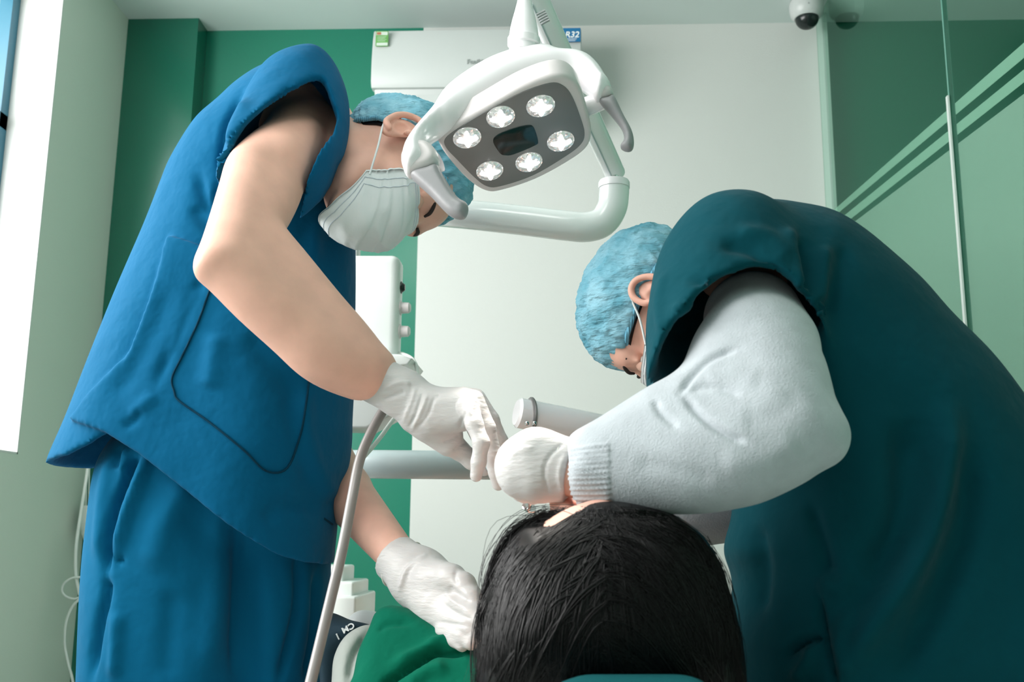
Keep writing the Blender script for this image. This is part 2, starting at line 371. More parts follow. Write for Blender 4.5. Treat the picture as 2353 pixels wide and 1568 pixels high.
class Vol:
    def __init__(s, lo, hi, vx):
        s.lo = np.array(lo, float); s.vx = vx; s.n = np.ceil((np.array(hi)-s.lo)/vx).astype(int)+1
        s.f = np.full(s.n, 0.08, np.float32)
    def _win(s, p, m):
        a = np.clip(np.floor((p.lo-m-s.lo)/s.vx).astype(int), 0, s.n); b = np.clip(np.ceil((p.hi+m-s.lo)/s.vx).astype(int)+1, 0, s.n)
        if np.any(b <= a): return None
        sl = tuple(slice(a[i], b[i]) for i in range(3))
        ax = [s.lo[i]+np.arange(a[i], b[i])*s.vx for i in range(3)]
        return sl, np.meshgrid(*ax, indexing='ij', sparse=True)
    def add(s, p, k=0.01):
        if isinstance(p, tuple): p, k = p
        w = s._win(p, 0.05+k)
        if w: sl, g = w; s.f[sl] = smin(s.f[sl], p(*g), k)
        return s
    def sub(s, p, k=0.0):
        w = s._win(p, 0.03+k)
        if w: sl, g = w; s.f[sl] = -smin(-s.f[sl], p(*g), k)
        return s
    def all_axes(s): return np.meshgrid(*[s.lo[i]+np.arange(s.n[i])*s.vx for i in range(3)], indexing='ij', sparse=True)
    def keep(s, fn): s.f = np.maximum(s.f, fn(*s.all_axes())); return s
    def shell(s, th): s.f = np.maximum(s.f, -(s.f+th)); return s
    def mesh(s, smooth=2):
        f = s.f; neg = f < 0; nx, ny, nz = f.shape
        c = np.zeros((nx-1, ny-1, nz-1), np.int8)
        for i in (0, 1):
            for j in (0, 1):
                for k in (0, 1): c += neg[i:nx-1+i, j:ny-1+j, k:nz-1+k]
        act = (c > 0) & (c < 8); idx = np.full(act.shape, -1, np.int64); I = np.argwhere(act); idx[act] = np.arange(len(I))
        acc = np.zeros((len(I), 3)); cnt = np.zeros(len(I))
        corners = [(i, j, k) for i in (0, 1) for j in (0, 1) for k in (0, 1)]
        for a in corners:
            for ax in range(3):
                if a[ax]: continue
                b = list(a); b[ax] = 1
                fa = f[I[:, 0]+a[0], I[:, 1]+a[1], I[:, 2]+a[2]]; fb = f[I[:, 0]+b[0], I[:, 1]+b[1], I[:, 2]+b[2]]
                m = (fa < 0) != (fb < 0); t = np.where(m, fa/(fa-fb+1e-12), 0)
                p = np.tile(np.array(a, float), (len(I), 1)); p[:, ax] += t
                acc += p*m[:, None]; cnt += m
        V = s.lo+(I+acc/np.maximum(cnt, 1)[:, None])*s.vx
        Fs = []
        for ax in range(3):
            sl0 = [slice(1, -1)]*3; sl0[ax] = slice(0, -1); sl1 = list(sl0); sl1[ax] = slice(1, None)
            A = neg[tuple(sl0)]; B = neg[tuple(sl1)]; e = np.argwhere(A != B)
            if not len(e): continue
            flip = A[tuple(e.T)]; off = np.array([1, 1, 1]); off[ax] = 0; e = e+off
            o1 = np.zeros(3, int); o2 = np.zeros(3, int); o1[(ax+1) % 3] = 1; o2[(ax+2) % 3] = 1
            q = np.stack([idx[tuple((e-o1-o2).T)], idx[tuple((e-o2).T)], idx[tuple(e.T)], idx[tuple((e-o1).T)]], 1)
            q = np.where(flip[:, None], q, q[:, ::-1]); Fs.append(q)
        F = np.concatenate(Fs); F = F[(F >= 0).all(1)]
        for _ in range(smooth):
            S = np.zeros_like(V); n = np.zeros(len(V))
            for a, b in ((0, 1), (1, 2), (2, 3), (3, 0)):
                for p, q in ((a, b), (b, a)):
                    n += np.bincount(F[:, p], minlength=len(V))
                    for d in range(3): S[:, d] += np.bincount(F[:, p], V[F[:, q], d], minlength=len(V))
            V = V*0.4+0.6*S/np.maximum(n, 1)[:, None]
        return mesh_from(V, F)
def bounds(prims, m=0.02, zmin=None):
    prims = [q[0] if isinstance(q, tuple) else q for q in prims]
    lo = np.min([p.lo for p in prims], 0)-m; hi = np.max([p.hi for p in prims], 0)+m
    if zmin is not None: lo[2] = max(lo[2], zmin)
    return lo, hi
def blob(prims, vx, k=0.01, smooth=2, subs=(), ksub=0.004):
    v = Vol(*bounds(prims), vx)
    for p in prims:
        if isinstance(p, tuple): v.add(p[0], p[1])
        else: v.add(p, k)
    for p in subs: v.sub(p, ksub)
    return v.mesh(smooth)
def folds(me, items):
    """press folds into a cloth mesh: items (pixel polyline, amount in m, width px[, reach]) on the side turned to the viewer"""
    n = len(me.vertices); co = np.zeros(n*3); me.vertices.foreach_get('co', co); co = co.reshape(-1, 3)
    no = np.zeros(n*3); me.vertices.foreach_get('normal', no); no = no.reshape(-1, 3)
    pp = proj(co); tc = CAM-co; tc /= np.linalg.norm(tc, axis=1)[:, None]; face = np.clip((no*tc).sum(1)*3+0.6, 0, 1)
    D = np.zeros(n)
    for it in items:
        pl, amp, wd = it[:3]; pl = crom(pl, 6) if len(pl) > 2 else np.array(pl, float)
        best = np.full(n, 1e9); tt = np.zeros(n); L = len(pl)-1
        for i in range(L):
            a, b = pl[i], pl[i+1]; e = b-a; t = np.clip(((pp-a)@e)/(e@e+1e-9), 0, 1); d = np.hypot(*(pp-a-t[:, None]*e).T)
            m = d < best; best[m] = d[m]; tt[m] = (i+t[m])/L
        taper = np.clip(np.minimum(tt, 1-tt)*6, 0.15, 1) if len(it) < 4 else 1.0
        amp = amp*(1.35 if wd > 6 else 1)
        D += amp*np.exp(-(best/wd)**2)*taper
    co = co+no*(D*face)[:, None]; me.vertices.foreach_set('co', co.ravel()); me.update(); return me
def seamline(pl, base, r, name, material, parent, off=0.0015):
    """thin stitched line laid on a mesh, following a pixel polyline"""
    from mathutils.bvhtree import BVHTree
    me = base.data; wl = np.array(wloc(base)); n = len(me.vertices); co = np.zeros(n*3); me.vertices.foreach_get('co', co); co = co.reshape(-1, 3)+wl
    bv = BVHTree.FromPolygons([tuple(c) for c in co], [tuple(p.vertices) for p in me.polygons]); pts = []
    for px, py in crom(pl, 6):
        d = Vector(_n(ray(px, py))); h = bv.ray_cast(Vector(CAM), d)
        if h[0] is not None: pts.append(np.array(h[0])-np.array(d)*off)
    if len(pts) > 2: return obj(name, tube(pts, r, 6, 1), material, parent)

# ------------------------------------------------------------------ room
ZC, XL, XR, YB, YP = 2.644, -1.668, 1.003, 3.6, 3.5
WT = 0.19; JY, SZ, TZ, NY = 3.02, 0.92, 2.50, -1.1
def bx(name, lo, hi, m, bev=0): return struct(name, box(lo, hi, bev), m)
bx('floor', (-3.6, -2.0, -0.1), (4.2, 5.2, 0), 'floor')
bx('ceiling', (-3.6, -2.0, ZC), (4.2, 5.2, ZC+0.1), 'ceiling')
bx('wall_rear', (XL-WT, -1.6, 0), (4.0, -1.5, ZC), 'wall_white')
XG = -0.5265
bx('wall_back', (XG, YB, 0), (XR+0.0, YB+0.1, ZC), 'wall_white')
bx('wall_back_green', (XL-WT, YB, 0), (XG, YB+0.1, ZC), 'wall_green_lit')
bx('wall_pillar', (XL, YP, 0), (-1.39, YB, ZC), 'wall_green')
bx('wall_next_room', (XR, YB, 0), (4.0, YB+0.1, ZC), 'wall_green')
bx('wall_next_room_side', (3.6, -1.5, 0), (3.7, YB, ZC), 'wall_white')
wl = join(box((XL-WT, JY, 0), (XL, YB, ZC)), box((XL-WT, -1.5, 0), (XL, NY, ZC)), box((XL-WT, NY, 0), (XL, JY, SZ)), box((XL-WT, NY, TZ), (XL, JY, ZC)))
struct('wall_left', wl, 'wall_left')
struct('trim_1', join(box((XL-WT+0.03, JY-0.006, SZ), (XL+0.001, JY, TZ)), box((XL-WT+0.03, NY, SZ), (XL+0.001, JY, SZ+0.006))), 'jamb')
win = struct('window_1', join(box((XL-WT, JY-0.05, SZ), (XL-WT+0.045, JY, TZ)), box((XL-WT, NY, SZ), (XL-WT+0.045, NY+0.05, TZ)), box((XL-WT, NY, SZ), (XL-WT+0.045, JY, SZ+0.05)),
    box((XL-WT, NY, TZ-0.05), (XL-WT+0.045, JY, TZ)), box((XL-WT, 1.66, SZ), (XL-WT+0.045, 1.71, TZ)), box((XL-WT, .26, SZ), (XL-WT+0.045, .31, TZ)), box((XL-WT, NY, 1.98), (XL-WT+0.045, JY, 2.03))), 'frame_blue')
# glass partition: two panes, the strip where it meets the wall, the joint between the panes
YJ = 2.425
g1 = struct('wall_glass_far', box((XR-0.005, YJ+0.004, 0), (XR+0.005, YB-0.002, ZC-0.002)), 'glass')
g2 = struct('wall_glass_near', box((XR-0.005, -1.48, 0), (XR+0.005, YJ-0.004, ZC-0.002)), 'glass')
struct('trim_2', box((XR-0.002, YB-0.075, 0.0), (XR+0.016, YB-0.001, ZC)), 'trim')
struct('trim_3', box((XR-0.006, YJ-0.004, 0), (XR+0.006, YJ+0.004, ZC-0.002)), 'glass_edge')
struct('trim_4', box((XR-0.0115, YJ-0.006, 0), (XR-0.007, YJ+0.006, 1.80)), 'trim')
def gfilm(name, za, zb, y0, y1, parent, m):      # a film on the glass between two slanted lines z(y)
    V = [(XR+0.0056, y0, za(y0)), (XR+0.0056, y1, za(y1)), (XR+0.0056, y1, zb(y1)), (XR+0.0056, y0, zb(y0))]
    V += [(x+0.0006, y, z) for x, y, z in V]
    obj(name, mesh_from(V, [(0,1,2,3),(7,6,5,4),(0,4,5,1),(1,5,6,2),(2,6,7,3),(3,7,4,0)], False), m, parent)
L = lambda a, b: (lambda y: a+(b-a)*(y-2.03)/(3.57-2.03))
for y0, y1, par in ((-1.4, YJ-0.006, g2), (YJ+0.006, YB-0.08, g1)):
    gfilm('frosted_stripe', L(1.715, 1.842), L(1.748, 1.866), y0, y1, par, 'frost_line')
    gfilm('frosted_stripe', L(1.662, 1.785), L(1.690, 1.815), y0, y1, par, 'frost_line')
    gfilm('frosted_film', lambda y: 0.02, L(1.637, 1.766), y0, y1, par, 'frost_film')

# ------------------------------------------------------------------ air conditioner
ac = thing('air_conditioner', 'white split air conditioner mounted high on the green and white wall', 'air conditioner', (-0.30, YB, 2.2))
x0, x1 = -0.683, 0.088
def prof(pts, x0, x1, bev=0.006): return prism([(y, z) for y, z in pts], (0, 0, 0), (0, 1, 0), (0, 0, 1), (1, 0, 0), x0, x1, bev)
obj('casing', prof([(YB, 2.515), (3.42, 2.515), (3.40, 2.49), (3.40, 2.29), (3.418, 2.262), (3.425, 2.225), (3.46, 2.19), (YB, 2.17)], x0+0.008, x1-0.008, 0.01), 'plastic_ac', ac)
obj('front_panel', prof([(3.42, 2.53), (3.395, 2.522), (3.382, 2.48), (3.372, 2.40), (3.372, 2.315), (3.385, 2.292), (3.42, 2.292)], x0, x1, 0.006), 'plastic_ac', ac)
obj('air_slot', prof([(3.432, 2.262), (3.413, 2.266), (3.421, 2.214), (3.44, 2.209)], x0+0.045, x1-0.045, 0.0), 'black', ac)
obj('louver', prof([(3.43, 2.273), (3.405, 2.272), (3.412, 2.224), (3.432, 2.222)], x0+0.048, x1-0.048, 0.003), 'plastic_ac', ac)
pn = _n([0, -1, 0.13]); pu = np.array([1.0, 0, 0]); pv = np.cross(pn, pu); pv = pv if pv[2] > 0 else -pv
def acp(px, py): return P(px, py, 3.374)
def plate(name, px0, py0, px1, py1, y, th, m, parent, r=0.002):
    a = P(px0, py1, y); b = P(px1, py0, y); c = (a+b)/2
    return obj(name, prism(rrect(b[0]-a[0], b[2]-a[2], r, 4), c, (1, 0, 0), (0, 0, 1), (0, -1, 0), 0, th), m, parent)
st = plate('energy_sticker', 863, 72, 893, 107, 3.372, 0.003, 'sticker_green', ac)
plate('sticker_header', 865, 73, 891, 81, 3.3685, 0.0006, 'sticker_pale', st); plate('sticker_mark', 866, 74, 876, 80, 3.3678, 0.0006, 'sticker_orange', st)
plate('sticker_footer', 865, 98, 891, 105, 3.3685, 0.0006, 'sticker_pale', st)
for k in range(4): plate('sticker_line', 867, 84+k*3.2, 888-3*(k % 2), 85+k*3.2, 3.3685, 0.0006, 'sticker_pale', st, 0.0003)
s2 = plate('blue_sticker', 1293, 65, 1334, 97, 3.372, 0.003, 'sticker_blue', ac)
text('sticker_text', 'R32', P(1314, 80, 3.3682), (1, 0, 0), (0, 0, 1), 0.0235, 'ink_white', s2, bold=0.0006, shear=0.2)
for k in range(3): plate('sticker_line', 1302, 88+k*2.7, 1326-2*k, 89+k*2.7, 3.3685, 0.0006, 'ink_white', s2, 0.0003)
text('maker_name', 'Funiki', P(1091, 142, 3.3695), (1, 0, 0), (0, 0, 1), 0.018, 'ink_grey', ac, depth=0.0009, bold=0.0006)

# ------------------------------------------------------------------ ceiling camera
dc = thing('security_camera', 'white dome security camera on the ceiling beside the glass partition', 'camera', (0.925, 3.45, ZC))
o = (0.925, 3.45, ZC)
obj('housing', lathe([(0.0, 0), (0.060, -0.001), (0.0625, -0.012), (0.0625, -0.03), (0.058, -0.052), (0.048, -0.064), (0.046, -0.066), (0, -0.066)], o, (0, 0, 1)), 'plastic_ac', dc)
obj('dome', lathe([(0.0425*math.cos(a), -0.066-0.040*math.sin(a)) for a in np.linspace(0, math.pi/2, 12)], o, (0, 0, 1)), 'black', dc)
obj('screw', lathe([(0, -0.0), (0.003, 0), (0.003, 0.002), (0, 0.002)], (0.918, 3.3905, ZC-0.036), (0, -1, 0), 12), 'pad_grey', dc)

# ------------------------------------------------------------------ dental unit column, arms, lamp
unit = thing('dental_unit', 'white dental unit with knob box and glossy round arms behind the left man', 'dental unit', tuple(P(740, 1400, 2.25)*[1, 1, 0]))
cb = P(735, 900, 2.25)
obj('column', tube([(cb[0], 2.25, 0.0), (cb[0], 2.25, 1.50)], 0.04, 20, 1), 'pipe', unit)
obj('base', box((cb[0]-0.15, 2.12, 0), (cb[0]+0.12, 2.42, 0.38), 0.03), 'plastic', unit)
a = P(700, 822, 2.12); b = P(919, 583, 2.12)
hb = obj('control_box', box((a[0], 2.12, a[2]), (b[0], 2.19, b[2]), 0.020, 5), 'plastic', unit)
obj('control_box_back', box((a[0]+0.01, 2.185, a[2]+0.008), (b[0]-0.009, 2.225, b[2]-0.006), 0.015, 5), 'plastic', unit)
for py, mtl, nm, r, L_ in ((661, 'black', 'indicator_knob', 0.011, 0.008), (708, 'plastic_rim', 'knob', 0.013, 0.022), (762, 'plastic_rim', 'knob', 0.013, 0.022)):
    c = P(917, py, 2.15); c[0] = b[0]-0.003
    kn = obj(nm, lathe([(r*1.25, 0), (r*1.25, 0.005), (r, 0.006), (r*0.92, L_), (r*0.6, L_+0.004), (0, L_+0.004)], c, (1, 0, 0), 24), mtl, unit)
for k in range(3):
    c = P(846+k*9, 806, 2.118); obj('vent_slot', box((c[0]-0.0016, 2.117, c[2]-0.012), (c[0]+0.0016, 2.123, c[2]+0.012)), 'pad_grey', hb)
a = P(700, 875, 2.10); b = P(956, 818, 2.10)
obj('tray', prism([(a[0], a[2]+0.005), (b[0]-0.012, a[2]+0.028), (b[0]-0.002, b[2]-0.012), (b[0]-0.03, b[2]-0.003), (a[0], b[2])], (0, 0, 0), (1, 0, 0), (0, 0, 1), (0, 1, 0), 2.06, 2.24, 0.004), 'plastic', unit)
a = P(700, 985, 2.12); b = P(915, 872, 2.12)
obj('instrument_pocket', prism([(a[0], a[2]), (b[0]-0.06, a[2]-0.002), (b[0], a[2]+0.03), (b[0]-0.01, b[2]), (a[0], b[2])], (0, 0, 0), (1, 0, 0), (0, 0, 1), (0, 1, 0), 2.09, 2.21, 0.006), 'plastic_ac', unit)
a = P(690, 572, 2.25); b = P(906, 430, 2.25)
sc_ = obj('screen', box((a[0], 2.24, a[2]), (b[0], 2.262, b[2]), 0.004), 'black', unit)
obj('screen_back', box((a[0]+0.02, 2.262, a[2]-0.012), (P(822, 570, 2.26)[0], 2.30, b[2]-0.02), 0.006), 'plastic', unit)
c = P(819, 560, 2.2); obj('screen_stem', box((c[0]-0.035, 2.20, c[2]-0.05), (c[0]+0.002, 2.225, c[2]+0.03), 0.002), 'plastic_ac', unit)
p0 = P(735, 1066, 2.25); p1 = P(830, 1067, 2.0); p2 = P(1360, 1072, 2.0)
obj('tray_arm', tube([p0, p1, p2], 0.0285, 32, 6), 'pipe_grey', unit)
obj('arm_seam', tube([P(905, 1080, 1.9715), P(1340, 1084, 1.9715)], 0.0012, 6, 1), 'pipe', unit)
cb2 = cb.copy(); cb2[2] = P(735, 478, 2.25)[2]
obj('lamp_arm', tube([cb2, P(800, 474, 2.15), P(1000, 488, 1.85), P(1080, 494, 1.78), P(1200, 507, 1.76), P(1300, 519, 1.75), P(1348, 522, 1.75), P(1385, 510, 1.75), P(1406, 478, 1.75), P(1411, 445, 1.75), P(1411, 428, 1.75)], 0.0275, 28, 6), 'pipe', unit)
obj('arm_collar', lathe([(0.0, 0), (0.029, 0), (0.029, 0.010), (0.027, 0.014), (0, 0.014)], P(1411, 433, 1.75), (0, 0, 1), 32), 'plastic_lamp', unit)
obj('arm_spindle', tube([P(1411, 430, 1.75), P(1409, 385, 1.75)], 0.0095, 16, 1), 'chrome', unit)
# spring arm, rising towards us
A = P(1413, 398, 1.77); B = P(1300, 128, 1.48); C_ = P(1214, -40, 1.33)
r_, u_, t_ = vframe(1330, 200)
def rect_arm(pa, pb, wa, wb, th, bev, name, m, par):
    d = _n(pb-pa); s = _n(np.cross(d, _n(CAM-(pa+pb)/2))); n = np.cross(s, d); V = []
    for p, w in ((pa, wa), (pb, wb)):
        for q, t in ((-1, -1), (1, -1), (1, 1), (-1, 1)): V.append(p+s*q*w/2+n*t*th/2)
    me = mesh_from(V, [(0,1,2,3),(7,6,5,4),(0,4,5,1),(1,5,6,2),(2,6,7,3),(3,7,4,0)], True)
    bm = bmesh.new(); bm.from_mesh(me); bmesh.ops.recalc_face_normals(bm, faces=bm.faces[:]); bmesh.ops.bevel(bm, geom=bm.edges[:]+bm.verts[:], offset=bev, segments=4, profile=0.5, affect='EDGES'); bm.to_mesh(me); bm.free()
    me.polygons.foreach_set('use_smooth', np.ones(len(me.polygons), bool)); return obj(name, me, m, par), s, n, d
sa, s_, n_, d_ = rect_arm(A, C_, 0.038, 0.038, 0.045, 0.012, 'spring_arm', 'pipe', unit)
obj('arm_groove', tube([A+n_*0.0235+s_*(-0.008)+d_*0.02, C_+n_*0.0235+s_*(-0.008)-d_*0.02], 0.0012, 6, 1), 'pipe_grey', sa)
obj('arm_socket', box(P(1399, 402, 1.765)-[0, 0.010, 0], P(1421, 381, 1.765)+[0, 0.004, 0], 0.003), 'black', sa)
q = P(1236, 18, 1.35); Mx = Matrix(((s_[0], d_[0], n_[0], q[0]), (s_[1], d_[1], n_[1], q[1]), (s_[2], d_[2], n_[2], q[2]), (0, 0, 0, 1)))
for k in range(5): obj('label_stripe', box((-0.006, -0.012+k*0.005, 0.0205), (0.008, -0.010+k*0.005, 0.0235), 0, M4=Mx), 'pad_grey', sa)

LD = 1.30
lamp = thing('dental_lamp', 'white dental operating lamp with six glowing lenses hanging from the spring arm', 'dental lamp', tuple(P(1190, 250, LD)))
r_, u_, t_ = vframe(1180, 318)
LU = _n(r_*165+u_*70+t_*31); LV0 = r_*50-u_*78-t_*90; LV = _n(LV0-LU*np.dot(LV0, LU)); LN = np.cross(LU, LV)
if np.dot(LN, t_) < 0: LN = -LN
LO = P(1180, 315, LD)
def LP(px, py, off=0.0):        # where the sight line meets the lamp face (raised by off)
    r = ray(px, py); t = ((LO+LN*off-CAM)@LN)/(r@LN); return CAM+r*t
def L2(px, py): p = LP(px, py)-LO; return (p@LU, p@LV)
rim = [(1010, 318), (1045, 290), (1120, 245), (1200, 200), (1270, 175), (1310, 178), (1335, 205), (1352, 260), (1360, 305), (1350, 340), (1310, 372), (1230, 415), (1150, 441), (1115, 441), (1078, 418), (1040, 378), (1014, 342)]
face = [(1022, 320), (1050, 296), (1120, 253), (1200, 211), (1265, 190), (1295, 197), (1315, 222), (1334, 270), (1343, 305), (1335, 330), (1300, 358), (1225, 402), (1150, 427), (1118, 427), (1088, 405), (1050, 366), (1026, 340)]
R2 = [tuple(np.array(L2(*p))) for p in crom(rim, 5, True)]; F2 = [tuple(np.array(L2(*p))) for p in crom(face, 5, True)]
obj('lamp_head', prism(R2, LO, LU, LV, LN, -0.035, 0.0, 0.006), 'plastic_rim', lamp)
pf = obj('face_panel', prism(F2, LO, LU, LV, LN, -0.002, 0.0012, 0.0005), 'panel_grey', lamp)
c = LP(1184, 320); obj('sensor_window', prism([tuple(np.array(L2(*p))) for p in crom([(1133, 325), (1140, 310), (1170, 296), (1210, 286), (1226, 291), (1236, 322), (1228, 333), (1180, 353), (1160, 355), (1148, 350)], 4, True)], LO, LU, LV, LN, 0.0, 0.002, 0.0004), 'dark_screen', lamp)
for px, py in ((1073, 315), (1150, 267), (1242, 242), (1125, 391), (1215, 371), (1288, 323)):
    c = LP(px, py); R_ = 0.0195
    cup = obj('lens', lathe([(R_*1.02, 0.0005), (R_, 0.0022), (R_*0.93, 0.0018), (R_*0.85, 0.0035), (R_*0.5, 0.0055), (0, 0.006)], c, LN, 32), 'lens_cup', lamp)
    bm = []
    for k in range(4):
        a_ = math.pi/2*k+0.35; d1 = LU*math.cos(a_)+LV*math.sin(a_)
        bm.append(tube([c+LN*0.006+d1*0.001, c+LN*0.0055+d1*0.009, c+LN*0.0042+d1*0.0145], [0.0042, 0.0036, 0.0018], 8, 3))
    bm.append(lathe([(0.0075, 0.0035), (0.006, 0.0085), (0.0, 0.0095)], c, LN, 20))
    obj('glowing_led', join(*bm), 'lens_glow', cup)
    # the light each lens gives
    spot('lamp_beam', tuple(c+LN*0.012), tuple(P(1205, 1165, 1.14)), 6.5, (1.0, 0.93, 0.86), 34, 0.7, 0.016)
# white bridge shell behind the face with the two handle ends
def n3(px, py, y, a): return (P(px, py, y), a)
br = [((928, 372), 1.235, 11), ((952, 325), 1.245, 17), ((1000, 268), 1.27, 30), ((1060, 222), 1.295, 42), ((1130, 186), 1.315, 50), ((1210, 165), 1.32, 52), ((1280, 160), 1.325, 46), ((1340, 168), 1.33, 36), ((1378, 188), 1.32, 22), ((1392, 205), 1.31, 13)]
shell_out = [(926, 385), (926, 350), (948, 313), (990, 264), (1018, 222), (1066, 184), (1118, 154), (1162, 137), (1188, 130), (1232, 123), (1264, 123), (1286, 132), (1325, 135), (1358, 147), (1379, 167), (1391, 185), (1392, 188), (1408, 208), (1408, 208), (1372, 232), (1372, 232), (1350, 205), (1320, 184), (1285, 182), (1200, 205), (1120, 250), (1050, 290), (1012, 302), (985, 325), (978, 350), (984, 382), (984, 382), (935, 402), (935, 402)]
prs = [Slab(shell_out, [(950, 350, 1.245), (1390, 190, 1.31), (1180, 120, 1.335)], 0.032, 0.028, smooth=0.8, sub=6, step=0.002)]
me = blob(prs, 0.003, 0.01, 4); obj('bridge_cover', me, 'plastic_lamp', lamp)
def pad(name, out, anchors, T, W, m): return obj(name, blob([Slab(out, anchors, T, W, smooth=.7, sub=5, step=.0015)], .002, .01, 3), m, lamp)
hA_ = [(940, 380, 1.238), (1060, 490, 1.215), (1000, 380, 1.232)]
pad('handle_joint', [(924, 375), (934, 406), (934, 406), (952, 404), (988, 390), (1008, 374), (1006, 352), (985, 330), (960, 330), (930, 350)], hA_, .017, .010, 'plastic_rim')
pad('handle', [(942, 402), (985, 386), (1006, 380), (1020, 405), (1050, 452), (1073, 468), (1076, 482), (1068, 500), (1052, 503), (1028, 492), (990, 452)], hA_, .013, .010, 'plastic_grey')
hB_ = [(1370, 220, 1.305), (1440, 330, 1.285), (1410, 215, 1.30)]
pad('handle_joint', [(1358, 205), (1392, 188), (1410, 214), (1400, 226), (1377, 233), (1362, 222)], hB_, .015, .009, 'plastic_rim')
pad('handle', [(1376, 232), (1400, 226), (1410, 218), (1432, 262), (1452, 300), (1457, 330), (1450, 346), (1434, 346), (1424, 338), (1434, 322), (1428, 298), (1405, 268)], hB_, .012, .009, 'plastic_grey')
obj('pivot', lathe([(0.014, 0), (0.013, 0.02), (0.0, 0.022)], P(1012, 372, 1.32), _n(-LU), 24), 'plastic_lamp', lamp)
obj('pivot', lathe([(0.014, 0), (0.013, 0.03), (0.0, 0.032)], P(1338, 250, 1.32), _n(LU), 24), 'plastic_lamp', lamp)
b0 = P(1203, 122, 1.318); ax = _n(P(1206, -40, 1.315)-b0); k_ = mpp(1200, 60, 1.33)
obj('lamp_neck', lathe([(0, 0), (33*k_, 0), (33*k_, 16*k_), (37*k_, 19*k_), (37*k_, 34*k_), (34*k_, 38*k_), (31*k_, 60*k_), (27*k_, 80*k_), (22*k_, 100*k_), (17*k_, 122*k_), (16*k_, 130*k_), (14*k_, 131*k_), (14*k_, 170*k_), (0, 170*k_)], b0, ax, 40), 'plastic_lamp', lamp)

# tray arm on the right with a braided strap
ta = thing('round_arm', 'glossy white round arm with braided strap behind the right gloved hand', 'arm', tuple(P(1300, 960, 1.5)))
e0 = P(1186, 948, 1.5); e1 = P(1700, 1050, 1.62); dd = _n(e1-e0); rr = 0.0232
Ln = np.linalg.norm(e1-e0)
obj('tube', lathe([(0, 0), (rr-0.004, 0), (rr, 0.004), (rr, Ln), (0, Ln)], e0, dd, 40), 'plastic_lamp', ta)
cc = e0+dd*0.024; t1 = _n(CAM-cc); w1 = _n(np.cross(dd, t1)); t1 = np.cross(w1, dd); t1 = t1 if t1@(CAM-cc) > 0 else -t1
obj('braided_strap', tube([cc+(w1*math.cos(a)+t1*math.sin(a))*(rr+0.001)+dd*(0.004*math.cos(a)*(-1 if w1[2] > 0 else 1)) for a in np.linspace(-0.2, 2*math.pi-0.2, 40)], 0.0035, 8, 1), 'braid', ta)
for s in (-1, 1):
    q = P(1219+s*8.5, 973, 1.5-0.022); obj('bolt', lathe([(0.0035, 0), (0.0033, 0.002), (0.0018, 0.0035), (0, 0.0038)], q, t1, 16), 'chrome', ta)

# hoses and cables
hose = obj('suction_hose', tube([P(*p) for p in ((905, 915, 1.36), (880, 945, 1.35), (850, 1000, 1.33), (826, 1060, 1.31), (808, 1150, 1.28), (785, 1270, 1.25), (752, 1410, 1.22), (714, 1568, 1.18), (690, 1660, 1.15), (640, 1900, 1.12))], [0.0068]*10, 16, 8), 'hose')
tag(hose, 'grey suction hose hanging from the raised gloved hand across the trousers', 'hose')
ca = obj('instrument_cable', tube([P(*p) for p in ((902, 812, 2.15), (925, 814, 2.14), (948, 826, 2.12), (958, 850, 2.10), (953, 885, 2.05), (930, 930, 1.95), (905, 963, 1.85), (872, 1008, 1.78), (838, 1048, 1.72), (812, 1072, 1.70), (770, 1090, 1.75))], 0.0042, 10, 8), 'cable_white')
tag(ca, 'thin grey cable looping from the white control box down behind the hand', 'cable')
c1 = obj('power_cord', tube([P(*p) for p in ((204, 1060, 3.35), (197, 1110, 3.33), (186, 1180, 3.32), (176, 1250, 3.31), (174, 1310, 3.31), (180, 1350, 3.31), (188, 1373, 3.31), (215, 1385, 3.31))], 0.0058, 10, 8), 'cable_white')
tag(c1, 'thick white cord hanging beside the left trouser leg', 'cord')
c2 = obj('power_cord', tube([P(*p) for p in ((215, 1329, 3.3), (190, 1327, 3.3), (166, 1329, 3.3), (148, 1341, 3.3), (143, 1358, 3.3), (152, 1371, 3.3), (172, 1377, 3.3), (188, 1370, 3.3), (205, 1362, 3.3))], 0.0036, 8, 8), 'cable_white')
tag(c2, 'thin white cord curled in a loop against the grey wall', 'cord')
c3 = obj('power_cord', tube([P(*p) for p in ((200, 1369, 3.28), (186, 1375, 3.28), (166, 1396, 3.28), (152, 1432, 3.28), (149, 1480, 3.28), (157, 1525, 3.28), (166, 1560, 3.28), (174, 1620, 3.28), (176, 1700, 3.28))], 0.0042, 8, 8), 'cable_white')
tag(c3, 'thin white cord hanging below the loop at lower left', 'cord')
dv = thing('wall_holder', 'white rounded plastic holder hanging behind the left trouser leg', 'holder', tuple(P(215, 1200, 3.42)))
k_ = mpp(215, 1200, 3.4)
obj('cup', lathe([(0, 84*k_), (27*k_, 84*k_), (28*k_, 78*k_), (27*k_, 50*k_), (22*k_, 22*k_), (14*k_, 4*k_), (0, 0)], P(208, 1248, 3.42), (0, 0, 1), 28), 'plastic', dv)
for x in (198, 204): obj('cord', tube([P(x, 1168, 3.42), P(x+1, 1100, 3.42), P(x+3, 1030, 3.44)], 0.0022, 8, 3), 'cable_white', dv)
sp = thing('spittoon_unit', 'stepped white plastic cuspidor unit beside the hose at the bottom', 'dental unit', tuple(P(780, 1400, 2.5)*[1, 1, 0]))
